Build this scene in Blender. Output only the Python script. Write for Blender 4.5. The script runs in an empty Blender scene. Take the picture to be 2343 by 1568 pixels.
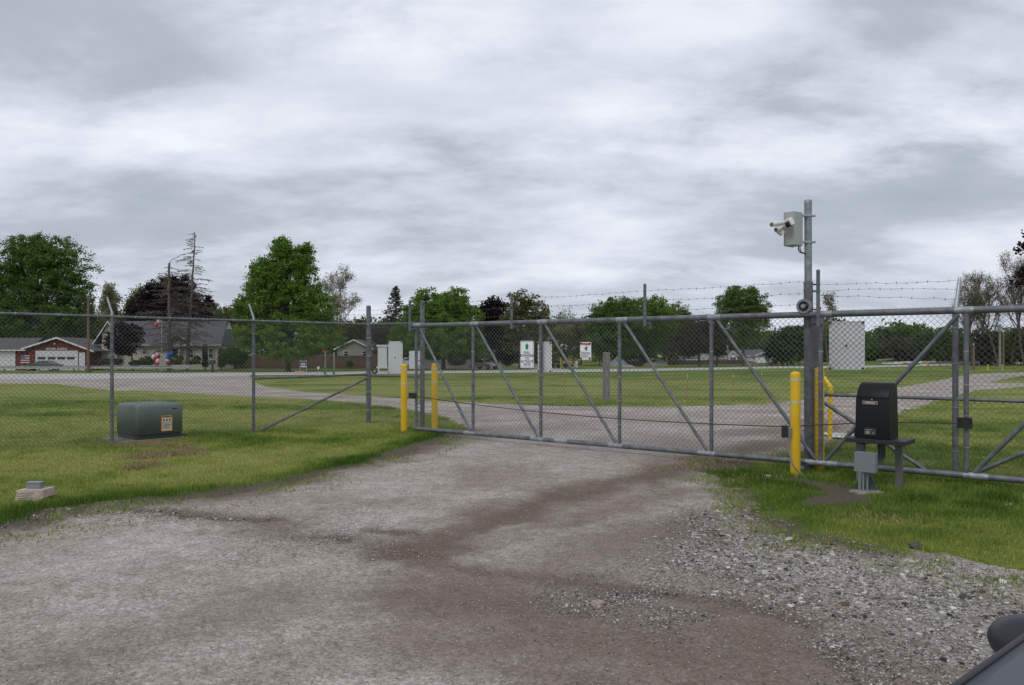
import bpy, math, random
import numpy as np
from mathutils import Vector, Matrix
R = math.radians
sc = bpy.context.scene
COL = sc.collection
# ------------------------------------------------------------------ camera
EYE = 1.6; F = 1786.0; CX = 1171.0; HZ = 804.0
cam_d = bpy.data.cameras.new('camera'); cam = bpy.data.objects.new('camera', cam_d); COL.objects.link(cam)
cam.location = (0, 0, EYE); cam.rotation_euler = (R(90), 0, 0)
cam_d.sensor_width = 23.6; cam_d.lens = 23.6 * F / 2342.0
cam_d.shift_y = (HZ - 783.8) / 2342.0
cam_d.clip_start = 0.05; cam_d.clip_end = 6000
sc.camera = cam
# ------------------------------------------------------------------ exposure
sc.view_settings.view_transform = 'Standard'; sc.view_settings.look = 'None'
sc.view_settings.exposure = 0.10; sc.view_settings.gamma = 1.0
# ------------------------------------------------------------------ world: overcast cloud deck over a pale sky
SUN_EL, SUN_AZ = 52.0, 205.0
W = bpy.data.worlds.new('World'); sc.world = W; W.use_nodes = True
nt = W.node_tree; N = nt.nodes; L = nt.links; N.clear()
def wn(t, **k):
    n = N.new(t)
    for a, b in k.items(): setattr(n, a, b)
    return n
def wmath(op, a, b=None, c=None, clamp=False):
    n = N.new('ShaderNodeMath'); n.operation = op; n.use_clamp = clamp
    for i, v in enumerate((a, b, c)):
        if v is None: continue
        if isinstance(v, (int, float)): n.inputs[i].default_value = v
        else: L.new(v, n.inputs[i])
    return n.outputs[0]
tc = wn('ShaderNodeTexCoord'); sep = wn('ShaderNodeSeparateXYZ'); L.new(tc.outputs['Generated'], sep.inputs[0])
zc = wmath('MAXIMUM', sep.outputs[2], 0.0)
den = wmath('ADD', zc, 0.30)
px_ = wmath('DIVIDE', sep.outputs[0], den); py_ = wmath('DIVIDE', sep.outputs[1], den)
cmb = wn('ShaderNodeCombineXYZ'); L.new(px_, cmb.inputs[0]); L.new(py_, cmb.inputs[1])
def wnoise(scale, detail, rough, dist, off, sx=1.0, sy=1.0):
    mp = wn('ShaderNodeMapping'); mp.inputs['Location'].default_value = off; mp.inputs['Scale'].default_value = (sx, sy, 1)
    L.new(cmb.outputs[0], mp.inputs[0])
    n = wn('ShaderNodeTexNoise'); n.inputs['Scale'].default_value = scale; n.inputs['Detail'].default_value = detail
    n.inputs['Roughness'].default_value = rough; n.inputs['Distortion'].default_value = dist
    L.new(mp.outputs[0], n.inputs[0]); return n.outputs[0]
nb = wnoise(1.45, 7, 0.50, 0.3, (3.7, 1.9, 0.0), .8, 1.25)
nm = wnoise(3.6, 8, 0.60, 0.15, (8.1, 4.2, 2.0), 0.85, 1.35)
nf = wnoise(9.0, 5, 0.6, 0.2, (1.0, 9.0, 4.0), .7, 1.2)
s = wmath('ADD', wmath('MULTIPLY', nb, 0.66), wmath('MULTIPLY', nm, 0.34))
s = wmath('ADD', s, wmath('MULTIPLY', nf, 0.05)); s = wmath('SUBTRACT', s, 0.030)
def blob(pxv, pyv, rx, ry, amp):          # a broad brighter or darker bank in the cloud deck
    d = Vector(((pxv - CX) / F, 1, (HZ - pyv) / F)).normalized()
    az0 = math.atan2(d.x, d.y); el0 = math.asin(d.z)
    a = wmath('ARCTAN2', sep.outputs[0], sep.outputs[1]); e = wmath('ARCSINE', sep.outputs[2])
    da = wmath('DIVIDE', wmath('SUBTRACT', a, az0), rx / F); de = wmath('DIVIDE', wmath('SUBTRACT', e, el0), ry / F)
    q = wmath('ADD', wmath('MULTIPLY', da, da), wmath('MULTIPLY', de, de))
    return wmath('MULTIPLY', wmath('MULTIPLY', wmath('EXPONENT', wmath('MULTIPLY', q, -1.0)), amp), wmath('ADD', wmath('MULTIPLY', wmath('SUBTRACT', nm, .5), 4.0), .95))
for b in ((850, 60, 330, 90, .10), (1000, 215, 420, 60, -.07), (690, 385, 100, 60, -.06), (1950, 480, 260, 60, -.05), (330, 60, 330, 120, -.05),
          (1500, 330, 600, 70, .05), (2150, 330, 320, 90, .07), (1900, 90, 380, 110, -.01), (300, 300, 380, 60, .05), (1700, 215, 500, 50, .05), (1100, 620, 900, 30, .05)):
    s = wmath('ADD', s, blob(*b))
ramp = wn('ShaderNodeValToRGB'); L.new(s, ramp.inputs[0])
e = ramp.color_ramp.elements
e[0].position = 0.30; e[0].color = (0.37, 0.41, 0.485, 1)
e[1].position = 0.68; e[1].color = (0.85, 0.88, 0.95, 1)
for p, c in ((0.435, (0.45, 0.492, 0.572, 1)), (0.50, (0.585, 0.63, 0.71, 1)), (0.585, (0.73, 0.765, 0.855, 1))):
    el = e.new(p); el.color = c
hzf = wmath('POWER', wmath('SUBTRACT', 1.0, wmath('MINIMUM', wmath('MULTIPLY', zc, 4.5), 1.0)), 1.6)   # paler low down
mx = wn('ShaderNodeMix', data_type='RGBA'); L.new(wmath('MULTIPLY', hzf, 0.30), mx.inputs[0]); L.new(ramp.outputs[0], mx.inputs[6]); mx.inputs[7].default_value = (0.62, 0.655, 0.74, 1)
bg2 = wn('ShaderNodeBackground'); L.new(mx.outputs[2], bg2.inputs[0]); bg2.inputs[1].default_value = 1.0
sky = wn('ShaderNodeTexSky', sky_type='NISHITA', sun_disc=False); sky.sun_elevation = R(SUN_EL); sky.sun_rotation = R(SUN_AZ)
bg1 = wn('ShaderNodeBackground'); L.new(sky.outputs[0], bg1.inputs[0]); bg1.inputs[1].default_value = 0.08
ms = wn('ShaderNodeMixShader'); ms.inputs[0].default_value = 0.96; L.new(bg1.outputs[0], ms.inputs[1]); L.new(bg2.outputs[0], ms.inputs[2])
wo = wn('ShaderNodeOutputWorld'); L.new(ms.outputs[0], wo.inputs[0])
# ------------------------------------------------------------------ sun behind thick cloud
sd = bpy.data.lights.new('sun', 'SUN'); sd.energy = 1.1; sd.angle = R(35); sd.color = (1.0, 0.97, 0.93)
so = bpy.data.objects.new('sun', sd); COL.objects.link(so)
az = R(SUN_AZ); el_ = R(SUN_EL)
sv = Vector((math.sin(az) * math.cos(el_), math.cos(az) * math.cos(el_), math.sin(el_)))
so.rotation_euler = sv.to_track_quat('Z', 'Y').to_euler(); so.location = sv * 50

# ================================================================== helpers
def zt(y):                                  # lie of the land: level by the gate, falling gently to the road
    return -0.012 * min(max(y - 18.0, 0.0), 77.0)
def P(px, py, D): return Vector(((px - CX) / F * D, D, EYE - (py - HZ) / F * D))
def XD(px, D): return (px - CX) / F * D
def ZD(py, D): return EYE - (py - HZ) / F * D
def GD(py):
    k = (py - HZ) / F
    D = EYE / k
    if D <= 18: return D
    D = 1.384 / max(k - .012, 1e-4)
    if D <= 95: return D
    return 2.524 / k
def G(px, py):
    D = GD(py); return ((px - CX) / F * D, D)
def GND(px, D): return Vector((XD(px, D), D, zt(D)))

WL = {}
def tag(o, label=None, cat=None, group=None, kind=None):
    if label: o['label'] = label
    if cat: o['category'] = cat
    if group: o['group'] = group
    if kind: o['kind'] = kind
    return o
def thing(name, label, cat, loc=(0, 0, 0), rotz=0.0, group=None):
    o = bpy.data.objects.new(name, None); COL.objects.link(o); o.empty_display_size = 0.2
    o.location = loc; o.rotation_euler = (0, 0, rotz); WL[o.name] = Vector(loc)
    return tag(o, label, cat, group)
class MB:
    def __init__(s): s.v = []; s.f = []; s.sm = []
    def add(s, vs, fs, smooth=False):
        k = len(s.v); s.v.extend([tuple(p) for p in vs]); s.f.extend([tuple(i + k for i in f) for f in fs]); s.sm.extend([smooth] * len(fs)); return s
    def box(s, c, d, M=None, bev=0.0):
        x, y, z = d[0] / 2, d[1] / 2, d[2] / 2
        if bev <= 0:
            vs = [Vector((i * x, j * y, k * z)) for k in (-1, 1) for j in (-1, 1) for i in (-1, 1)]
            fs = [(0, 2, 3, 1), (4, 5, 7, 6), (0, 1, 5, 4), (2, 6, 7, 3), (0, 4, 6, 2), (1, 3, 7, 5)]
        else:
            b = min(bev, x * .95, y * .95, z * .95); vs = []; fs = []
            rings = [(-z, b), (-z + b * .3, b * .3), (-z + b, 0), (z - b, 0), (z - b * .3, b * .3), (z, b)]
            for zz, ins in rings:
                xx, yy = x - ins, y - ins
                cc = max(b - ins * .4, b * .35)
                for (sx, sy) in ((1, 1), (-1, 1), (-1, -1), (1, -1)):
                    pts = [(sx * xx, sy * (yy - cc)), (sx * (xx - cc * .3), sy * (yy - cc * .3)), (sx * (xx - cc), sy * yy)]
                    if sx * sy < 0: pts.reverse()
                    vs += [Vector((p[0], p[1], zz)) for p in pts]
            n = 12
            for r in range(5):
                for i in range(n): fs.append((r * n + i, r * n + (i + 1) % n, (r + 1) * n + (i + 1) % n, (r + 1) * n + i))
            fs.append(tuple(range(n - 1, -1, -1))); fs.append(tuple(range(5 * n, 6 * n)))
        c = Vector(c)
        if M is None: vs = [v + c for v in vs]
        else: vs = [M @ v + c for v in vs]
        return s.add(vs, fs)
    def tube(s, pts, r, n=8, cap=True, smooth=True):
        pts = [Vector(p) for p in pts]; m = len(pts)
        rs = r if isinstance(r, (list, tuple)) else [r] * m
        vs = []; fs = []; u = None
        for i, p in enumerate(pts):
            t = (pts[min(i + 1, m - 1)] - pts[max(i - 1, 0)])
            if t.length < 1e-9: t = Vector((0, 0, 1))
            t.normalize()
            if u is None:
                u = t.orthogonal().normalized()
            else:
                u = u - t * u.dot(t)
                if u.length < 1e-6: u = t.orthogonal()
                u.normalize()
            w = t.cross(u)
            for k in range(n):
                a = 2 * math.pi * k / n
                vs.append(p + (u * math.cos(a) + w * math.sin(a)) * rs[i])
        for i in range(m - 1):
            for k in range(n): fs.append((i * n + k, i * n + (k + 1) % n, (i + 1) * n + (k + 1) % n, (i + 1) * n + k))
        s.add(vs, fs, smooth)
        if cap: s.add(vs[:n], [tuple(range(n - 1, -1, -1))]); s.add(vs[-n:], [tuple(range(n))])
        return s
    def prism(s, poly, y0, y1):             # xz outline extruded along y
        n = len(poly)
        vs = [(p[0], y0, p[1]) for p in poly] + [(p[0], y1, p[1]) for p in poly]
        fs = [tuple(range(n)), tuple(range(2 * n - 1, n - 1, -1))] + [(i, i + n, (i + 1) % n + n, (i + 1) % n) for i in range(n)]
        return s.add(vs, fs)
    def ell(s, c, r, n=10, m=7, M=None):
        vs = []; fs = []
        for j in range(m + 1):
            th = math.pi * j / m
            for i in range(n):
                a = 2 * math.pi * i / n
                v = Vector((r[0] * math.sin(th) * math.cos(a), r[1] * math.sin(th) * math.sin(a), r[2] * math.cos(th)))
                if M is not None: v = M @ v
                vs.append(v + Vector(c))
        for j in range(m):
            for i in range(n): fs.append((j * n + i, (j + 1) * n + i, (j + 1) * n + (i + 1) % n, j * n + (i + 1) % n))
        return s.add(vs, fs, True)
    def quad(s, a, b, c, d): return s.add([a, b, c, d], [(0, 1, 2, 3)])
def link(name, me, mat, parent=None, world=False):
    if mat is not None: me.materials.append(mat)
    o = bpy.data.objects.new(name, me); COL.objects.link(o)
    wl = Vector((0, 0, 0))
    if parent is not None:
        o.parent = parent
        if world: o.location = -WL[parent.name]
        else: wl = WL[parent.name]
    WL[o.name] = wl
    return o
def build(name, mb, mat, parent=None, world=False):
    me = bpy.data.meshes.new(name); me.from_pydata(mb.v, [], mb.f)
    me.polygons.foreach_set('use_smooth', mb.sm); me.validate(); me.update()
    return link(name, me, mat, parent, world)
def pieces(name, mb, mat, parent=None, world=False):
    """the same as build(), every piece that stands apart becoming a part of its own"""
    key = {}; idx = [key.setdefault((round(v[0], 5), round(v[1], 5), round(v[2], 5)), i) for i, v in enumerate(mb.v)]
    par = list(range(len(mb.v)))
    def find(a):
        while par[a] != a: par[a] = par[par[a]]; a = par[a]
        return a
    for f in mb.f:
        r = find(idx[f[0]])
        for i in f[1:]: par[find(idx[i])] = r
    gr = {}
    for k, f in enumerate(mb.f): gr.setdefault(find(idx[f[0]]), []).append(k)
    for ks in gr.values():
        u = sorted({i for k in ks for i in mb.f[k]}); mp = {i: j for j, i in enumerate(u)}; q = MB()
        q.v = [mb.v[i] for i in u]; q.f = [tuple(mp[i] for i in mb.f[k]) for k in ks]; q.sm = [mb.sm[k] for k in ks]
        build(name, q, mat, parent, world)
def np_mesh(name, V, Fc, attrs=None, smooth=False):
    V = np.asarray(V, dtype=np.float32); Fc = np.asarray(Fc, dtype=np.int32); k = Fc.shape[1]
    me = bpy.data.meshes.new(name)
    me.vertices.add(len(V)); me.vertices.foreach_set('co', V.ravel())
    me.loops.add(Fc.size); me.loops.foreach_set('vertex_index', Fc.ravel())
    me.polygons.add(len(Fc)); me.polygons.foreach_set('loop_start', np.arange(0, Fc.size, k, dtype=np.int32))
    me.polygons.foreach_set('use_smooth', np.full(len(Fc), smooth))
    me.update(calc_edges=True)
    for n_, a in (attrs or {}).items():
        at = me.attributes.new(n_, 'FLOAT', 'POINT'); at.data.foreach_set('value', np.asarray(a, dtype=np.float32))
    return me
def copy_tree(o, parent=None):
    c = o.copy(); COL.objects.link(c); c.parent = parent
    WL[c.name] = WL.get(o.name, Vector((0, 0, 0)))
    for ch in [x for x in o.children]: copy_tree(ch, c)
    return c

# ================================================================== materials
MAT = {}
def mat(name, col, rough=0.6, metal=0.0, var=0.0, vscale=8.0, bump=0.0, bscale=40.0, col2=None, spec=0.5, coat=0.0, stretch=(1, 1, 1)):
    if name in MAT: return MAT[name]
    m = bpy.data.materials.new(name); m.use_nodes = True; t = m.node_tree; n = t.nodes; l = t.links
    b = n['Principled BSDF']; b.inputs['Roughness'].default_value = rough; b.inputs['Metallic'].default_value = metal
    b.inputs['Specular IOR Level'].default_value = spec; b.inputs['Coat Weight'].default_value = coat
    c1 = tuple(col) + (1,)
    b.inputs['Base Color'].default_value = c1
    tcn = n.new('ShaderNodeTexCoord'); mp = n.new('ShaderNodeMapping'); mp.inputs['Scale'].default_value = stretch; l.new(tcn.outputs['Object'], mp.inputs[0])
    if var > 0 or col2 is not None:
        nz = n.new('ShaderNodeTexNoise'); nz.inputs['Scale'].default_value = vscale; nz.inputs['Detail'].default_value = 6; nz.inputs['Roughness'].default_value = .62
        l.new(mp.outputs[0], nz.inputs[0])
        cr = n.new('ShaderNodeValToRGB'); cr.color_ramp.elements[0].position = .33; cr.color_ramp.elements[1].position = .68
        c2 = tuple(col2) if col2 is not None else tuple(min(1, c * (1 + var)) for c in col)
        cr.color_ramp.elements[0].color = tuple(c * (1 - var) for c in col) + (1,); cr.color_ramp.elements[1].color = c2 + (1,)
        l.new(nz.outputs[0], cr.inputs[0]); l.new(cr.outputs[0], b.inputs['Base Color'])
    if bump > 0:
        n2 = n.new('ShaderNodeTexNoise'); n2.inputs['Scale'].default_value = bscale; n2.inputs['Detail'].default_value = 4; l.new(mp.outputs[0], n2.inputs[0])
        bp = n.new('ShaderNodeBump'); bp.inputs['Strength'].default_value = bump; bp.inputs['Distance'].default_value = 0.02; l.new(n2.outputs[0], bp.inputs['Height']); l.new(bp.outputs[0], b.inputs['Normal'])
    MAT[name] = m; return m
GALV = mat('galvanised_steel', (.142, .152, .165), .50, .25, .34, 9.0, .05, 60)
GALV2 = mat('bright_zinc', (.36, .38, .40), .42, .55, .22, 9.0)
WIRE = mat('zinc_wire', (.13, .145, .15), .5, .3, .2, 3)
BARB = mat('barbed_steel', (.10, .10, .11), .55, .3, .2, 5)
YEL = mat('yellow_plastic', (.72, .44, .006), .45, 0, .12, 2.2, .05, 200, col2=(.76, .49, .02))
YEL2 = mat('yellow_paint', (.70, .46, .02), .5, 0, .12, 12.0)
TAPE = mat('grey_tape', (.52, .52, .50), .35)
WHITE = mat('white_panel', (.82, .84, .86), .45, 0, .04, 3.0)
BLACK = mat('black_plastic', (.012, .013, .015), .38, 0, .1, 20, .04, 300)
BLACKM = mat('black_metal', (.02, .02, .021), .5)
RUST = mat('rusty_chain', (.10, .045, .03), .7, .2, .3, 30)
GREYBOX = mat('grey_pvc', (.20, .215, .235), .5, 0, .05, 5)
CONC = mat('concrete', (.42, .40, .37), .85, 0, .2, 12, .3, 60)
RUBBER = mat('rubber', (.02, .02, .02), .8)
DARKGL = mat('dark_glass', (.015, .018, .02), .08, 0, spec=.8)
WOOD = mat('weathered_wood', (.17, .145, .13), .85, 0, .35, 14, .4, 60, col2=(.30, .27, .25), stretch=(3, 3, .25))
POLEW = mat('pole_wood', (.16, .11, .085), .85, 0, .2, 6, .2, 30, stretch=(3, 3, .3))
POLEG = mat('grey_pole_wood', (.24, .225, .205), .85, 0, .2, 6, .2, 30, stretch=(3, 3, .3))
REDP = mat('red_paint', (.55, .03, .03), .5)
ORANGE = mat('orange_paint', (.72, .20, .03), .5)
GREENP = mat('green_sign', (.0, .24, .08), .4)
BLUEP = mat('blue_paint', (.02, .08, .42), .45)
SIGNBLK = mat('sign_black', (.02, .02, .03), .5)
def text(name, body, size, M, m, parent, world=True, align='CENTER', bold=0.0, extrude=0.0, spacing=1.0):
    cu = bpy.data.curves.new(name, 'FONT'); cu.body = body; cu.size = size; cu.align_x = align; cu.align_y = 'CENTER'
    cu.offset = bold; cu.extrude = extrude; cu.space_character = spacing
    to = bpy.data.objects.new(name, cu); COL.objects.link(to)
    bpy.context.view_layer.update()
    me = bpy.data.meshes.new_from_object(to); bpy.data.objects.remove(to); bpy.data.curves.remove(cu)
    me.transform(M)
    me.materials.clear()
    return link(name, me, m, parent, world)
def frame(o, xdir, ndir):                 # matrix: local x -> xdir, local y -> up, local z -> normal
    x = Vector(xdir).normalized(); z = Vector(ndir).normalized(); y = z.cross(x)
    M = Matrix((x, y, z)).transposed().to_4x4(); M.translation = Vector(o); return M

# ================================================================== noise
def _h(ix, iy, s):
    n = (ix.astype(np.int64) * 374761393 + iy.astype(np.int64) * 668265263 + s * 974711) & 0x7fffffff
    n = ((n ^ (n >> 13)) * 1274126177) & 0x7fffffff
    return ((n ^ (n >> 16)) & 0xffff) / 65535.0
def vn(x, y, s=0):
    ix = np.floor(x); iy = np.floor(y); fx = x - ix; fy = y - iy
    fx = fx * fx * (3 - 2 * fx); fy = fy * fy * (3 - 2 * fy)
    a = _h(ix, iy, s); b = _h(ix + 1, iy, s); c = _h(ix, iy + 1, s); d = _h(ix + 1, iy + 1, s)
    return (a * (1 - fx) + b * fx) * (1 - fy) + (c * (1 - fx) + d * fx) * fy
def fbm(x, y, sc_, o=4, s=0):
    r = 0; a = .5; t = 0
    for i in range(o): r = r + a * vn(x * sc_ + 17.3 * i, y * sc_ - 9.1 * i, s + i); t += a; a *= .5; sc_ *= 2.03
    return r / t
def inpoly(x, y, poly):
    r = np.zeros(x.shape, bool); n = len(poly); j = n - 1
    for i in range(n):
        xi, yi = poly[i]; xj, yj = poly[j]
        if yi != yj:
            c = ((yi > y) != (yj > y)) & (x < (xj - xi) * (y - yi) / (yj - yi) + xi); r ^= c
        j = i
    return r
def dline(x, y, pts):
    d = np.full(x.shape, 1e9)
    for (ax, ay), (bx, by) in zip(pts[:-1], pts[1:]):
        vx, vy = bx - ax, by - ay; L2 = vx * vx + vy * vy + 1e-9
        t = np.clip(((x - ax) * vx + (y - ay) * vy) / L2, 0, 1)
        d = np.minimum(d, np.hypot(x - ax - t * vx, y - ay - t * vy))
    return d
def sst(a, b, x):
    t = np.clip((x - a) / (b - a), 0, 1); return t * t * (3 - 2 * t)
# ================================================================== the ground, one sheet to the horizon, split where its surface changes
def GP(l): return [G(*p) for p in l]
DRIVE_EDGE_L = [(-400, 872), (0, 877), (130, 879), (250, 893), (380, 896), (560, 907), (700, 913), (850, 926), (945, 940), (1010, 952), (1050, 968), (1072, 985), (1040, 998), (940, 1036), (820, 1066), (700, 1093), (600, 1114), (500, 1131), (380, 1143), (300, 1152), (200, 1163), (130, 1178), (90, 1196), (0, 1210), (-200, 1250)]
DRIVE_EDGE_R = [(2600, 1400), (2342, 1322), (2250, 1288), (2130, 1262), (2060, 1252), (2000, 1262), (1900, 1236), (1830, 1226), (1770, 1200), (1730, 1186), (1700, 1150), (1650, 1118), (1630, 1092), (1595, 1075), (1640, 1056), (1730, 1042), (1830, 1030), (1915, 1001), (1950, 985), (1990, 962), (2065, 945), (2150, 915), (2230, 893), (2342, 885), (2900, 883)]
ISLAND = [(2900, 875), (2342, 876), (2262, 876), (2290, 868), (2342, 860), (2900, 857), (2900, 851), (2342, 852), (2220, 856), (2150, 870), (2060, 886), (1900, 906), (1750, 925), (1500, 931), (1250, 929), (1000, 918), (850, 907), (700, 898), (610, 885), (577, 873), (572, 859)]
drive_poly = GP(DRIVE_EDGE_L) + [(-7.5, 4.5), (-9, 2.5), (-12, -14), (12, -14), (6.5, -2), (5.2, 2.5), (4.6, 4.0)] + GP(DRIVE_EDGE_R) + GP(ISLAND) + GP([(572, 856.5), (300, 857), (0, 859), (-400, 862)])
road_far = [(-400, 858), (0, 855.7), (484, 853), (727, 850.5), (1028, 848.5), (1482, 843.8), (1754, 839), (1979, 837), (2117, 834), (2400, 829)]
road_near = [(2400, 832), (2117, 837), (1979, 841), (1754, 843), (1482, 849), (1028, 853.6), (727, 857.6), (572, 858.5), (300, 866), (0, 868), (-400, 872)]
road_poly = GP(road_far) + GP(road_near)
hw_poly = GP([(2008, 832.0), (2100, 824.5), (2224, 818.5), (2500, 812), (2500, 813.8), (2224, 822.0), (2110, 829.5), (2020, 833.5)])
houseway_poly = GP([(1000, 844), (1240, 838.5), (1262, 839), (1262, 842), (1300, 845), (1300, 846.5), (1225, 847.5), (1210, 842), (1140, 843)])
azs = np.concatenate([np.arange(-180, -47, 3.5), np.arange(-46.5, 46.51, 0.115), np.arange(48, 179, 3.5)])
rs = [0.6]
while rs[-1] < 4000:
    r_ = rs[-1]; rs.append(r_ * (1.18 if r_ < 1.6 else 1.0048 if r_ < 30 else 1.007 if r_ < 160 else 1.09 if r_ < 600 else 1.35))
rs = np.array(rs); na, nr = len(azs), len(rs)
A_, R_ = np.meshgrid(np.radians(azs), rs); GXX = (R_ * np.sin(A_)).ravel(); GYY = (R_ * np.cos(A_)).ravel()
def warp(x, y, k=1.0):
    a = (.20 + .14 * (fbm(x, y, .8, 2, 9) > .5)) * k
    return (x + (fbm(x, y, 2.2, 4, 3) - .5) * 2 * a + (fbm(x, y, 9, 2, 5) - .5) * a * .5, y + (fbm(x, y, 2.2, 4, 13) - .5) * 2 * a + (fbm(x, y, 9, 2, 15) - .5) * a * .5)
def surface(x, y):                          # 0 lawn, 1 gravel drive, 2 road
    wx, wy = warp(x, y); r = np.zeros(x.shape, np.int8)
    fa = y > 40
    r[inpoly(wx, wy, drive_poly) & ~fa] = 1; r[inpoly(x, y, drive_poly) & fa] = 1
    r[inpoly(x, y, houseway_poly)] = 1
    r[inpoly(x, y, road_poly)] = 2; r[inpoly(x, y, hw_poly)] = 2
    return r
edgeL = GP(DRIVE_EDGE_L[11:]); edgeR = GP(DRIVE_EDGE_R[1:18])
T = [(GP([(1900, 975), (1800, 1008), (1700, 1030), (1600, 1055), (1500, 1078), (1380, 1112), (1250, 1150), (1130, 1193), (1010, 1243), (930, 1268)]), .46, 1.05),
     (GP([(1640, 1062), (1560, 1070), (1470, 1090)]), .62, 1.2),
     (GP([(1560, 1120), (1400, 1165), (1230, 1215), (1080, 1250)]), .34, .65),
     (GP([(1680, 995), (1800, 985), (1900, 965)]), .75, .75),
     (GP([(300, 1163), (400, 1168), (500, 1180), (600, 1192)]), .20, 1.0),
     (GP([(730, 1226), (800, 1240)]), .11, .9), (GP([(850, 1216), (960, 1222)]), .12, .9),
     (GP([(960, 1275), (1060, 1296), (1200, 1322), (1330, 1336), (1500, 1368), (1640, 1400), (1750, 1415)]), .30, .90),
     (GP([(600, 1200), (700, 1225), (860, 1250), (1000, 1290)]), .28, .55),
     (GP([(1100, 1360), (1250, 1420), (1500, 1460), (1850, 1530)]), .85, .85),
     (GP([(1000, 1470), (1100, 1360), (1250, 1300), (1420, 1240), (1600, 1180)]), .50, .60),
     (GP([(150, 1500), (400, 1430), (640, 1360)]), .40, .42), (GP([(1250, 1520), (1500, 1600), (1950, 1620)]), .6, .75),
     (GP([(1350, 1070), (1480, 1080)]), .25, .4), (GP([(1000, 1010), (1130, 985), (1300, 965)]), .7, .25)]
def dirtmap(x, y):
    wx, wy = warp(x, y, .9); d = np.zeros(x.shape)
    for pts, w, a in T: d = np.maximum(d, a * np.exp(-(dline(wx, wy, pts) / w) ** 2))
    d = np.maximum(d, .95 * np.exp(-(dline(wx, wy, edgeL) / (.34 + .35 * (fbm(x, y, .7, 2, 37) - .35))) ** 2))
    d = np.maximum(d, .8 * np.exp(-(dline(wx, wy, edgeR[4:]) / .30) ** 2)); d = np.maximum(d, .9 * np.exp(-(dline(wx, wy, GP([(1760, 1092), (1870, 1105), (1960, 1125), (1900, 1150)])) / .33) ** 2) * (.35 + 1.1 * fbm(x, y, 3.1, 3, 39)))
    d = d + (fbm(x, y, .9, 5, 31) - .5) * 1.0 * (0.35 + d) * (1 - .65 * np.clip(d, 0, 1) ** 2) + (fbm(x, y, .33, 3, 33) - .5) * .35
    return np.clip(d, 0, 1.3)
coarse_polys = [GP([(1560, 1180), (1700, 1150), (1770, 1215), (2000, 1265), (2200, 1285), (2342, 1330), (2600, 1420), (2600, 1700), (2250, 1640), (2000, 1540), (1850, 1430), (1700, 1390), (1560, 1350), (1470, 1300)]),
                GP([(0, 1190), (130, 1170), (330, 1148), (560, 1175), (620, 1200), (450, 1195), (200, 1188), (0, 1215)]), GP([(560, 1205), (760, 1190), (900, 1225), (930, 1262), (860, 1285), (640, 1260)]),
                GP([(1280, 1330), (1500, 1340), (1600, 1395), (1500, 1420), (1300, 1370)])]
def coarsemap(x, y):
    wx, wy = warp(x, y, 2.2); c = np.zeros(x.shape)
    for i, p in enumerate(coarse_polys):
        ins = inpoly(wx, wy, p); d = dline(wx, wy, p + [p[0]])
        c = np.maximum(c, np.where(ins, .55 + .45 * sst(0, .4, d), .55 * np.exp(-(d / .25) ** 2)) * (1, .75, .6, .8)[i])
    return np.clip(c * (.55 + .9 * fbm(x, y, 1.7, 3, 41)), 0, 1)
def tonemap(x, y):                          # 0 = pale mown turf, 1 = lush uncut turf
    t = .24 + (fbm(x, y, .35, 4, 51) - .5) * 1.3 + (fbm(x, y, 2.5, 4, 61) - .5) * .9
    rot = x * .10 + y
    t = t + np.where(y > 22, (np.sin(rot * 2 * math.pi / 4.3 + 1.0) > 0) * .12 + (vn(x * .03, rot * .8, 7) - .5) * .45, 0)
    t = np.where(y > 58, t + .30, t)
    t = np.maximum(t, (.55 + .8 * fbm(x, y, 1.3, 3, 65)) * np.exp(-(dline(x, y, edgeL[1:-2]) / .75) ** 2) + t * .6)
    xr = x - (1.2 + 0.35 * (y - 6)); t = np.where((x > 2.2) & (y < 16), t + .30, t)
    return np.clip(t, 0, 1)
def hmic(x, y):
    near = 1 - sst(14, 26, np.hypot(x, y))
    h = (fbm(x, y, 1.1, 3, 71) - .5) * .05 + (fbm(x, y, 5, 3, 73) - .5) * .018
    return h * near
def lawn_lift(x, y, srf): return np.where(srf == 0, .02, 0) * (1 - sst(14, 22, y))
def zground(x, y):
    return -0.012 * np.clip(y - 18, 0, 77) + hmic(x, y)
GZ = zground(GXX, GYY)
d_all = dirtmap(GXX, GYY); c_all = coarsemap(GXX, GYY); t_all = tonemap(GXX, GYY)
GZ += (fbm(GXX, GYY, 22, 2, 81) - .5) * .022 * c_all * (GYY < 14) - .02 * np.clip(d_all - .5, 0, 1) * (GYY < 16)
GV = np.stack([GXX, GYY, GZ], 1)
ii, jj = np.meshgrid(np.arange(nr - 1), np.arange(na), indexing='ij')
j2 = (jj + 1) % na
FQ = np.stack([ii * na + jj, ii * na + j2, (ii + 1) * na + j2, (ii + 1) * na + jj], -1).reshape(-1, 4)
fcx = GXX[FQ].mean(1); fcy = GYY[FQ].mean(1)
srf = surface(fcx, fcy)
k0 = len(GV); GV = np.vstack([GV, [[0, 0, GZ[:na].mean()]]])
def att(a): return np.append(a, a[0])
d_all, c_all, t_all = att(d_all), att(c_all), att(t_all)
def sub(name, sel, m, kind, extra=None):
    f = FQ[sel]
    if extra is not None: f = np.vstack([f, extra])
    u, inv = np.unique(f, return_inverse=True)
    me = np_mesh(name, GV[u], inv.reshape(f.shape), {'dirt': d_all[u], 'coarse': c_all[u], 'tone': t_all[u]}, True)
    return tag(link(name, me, m), kind=kind)
def nodes_mat(name):
    m = bpy.data.materials.new(name); m.use_nodes = True; t = m.node_tree
    return m, t.nodes, t.links, t.nodes['Principled BSDF']
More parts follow.
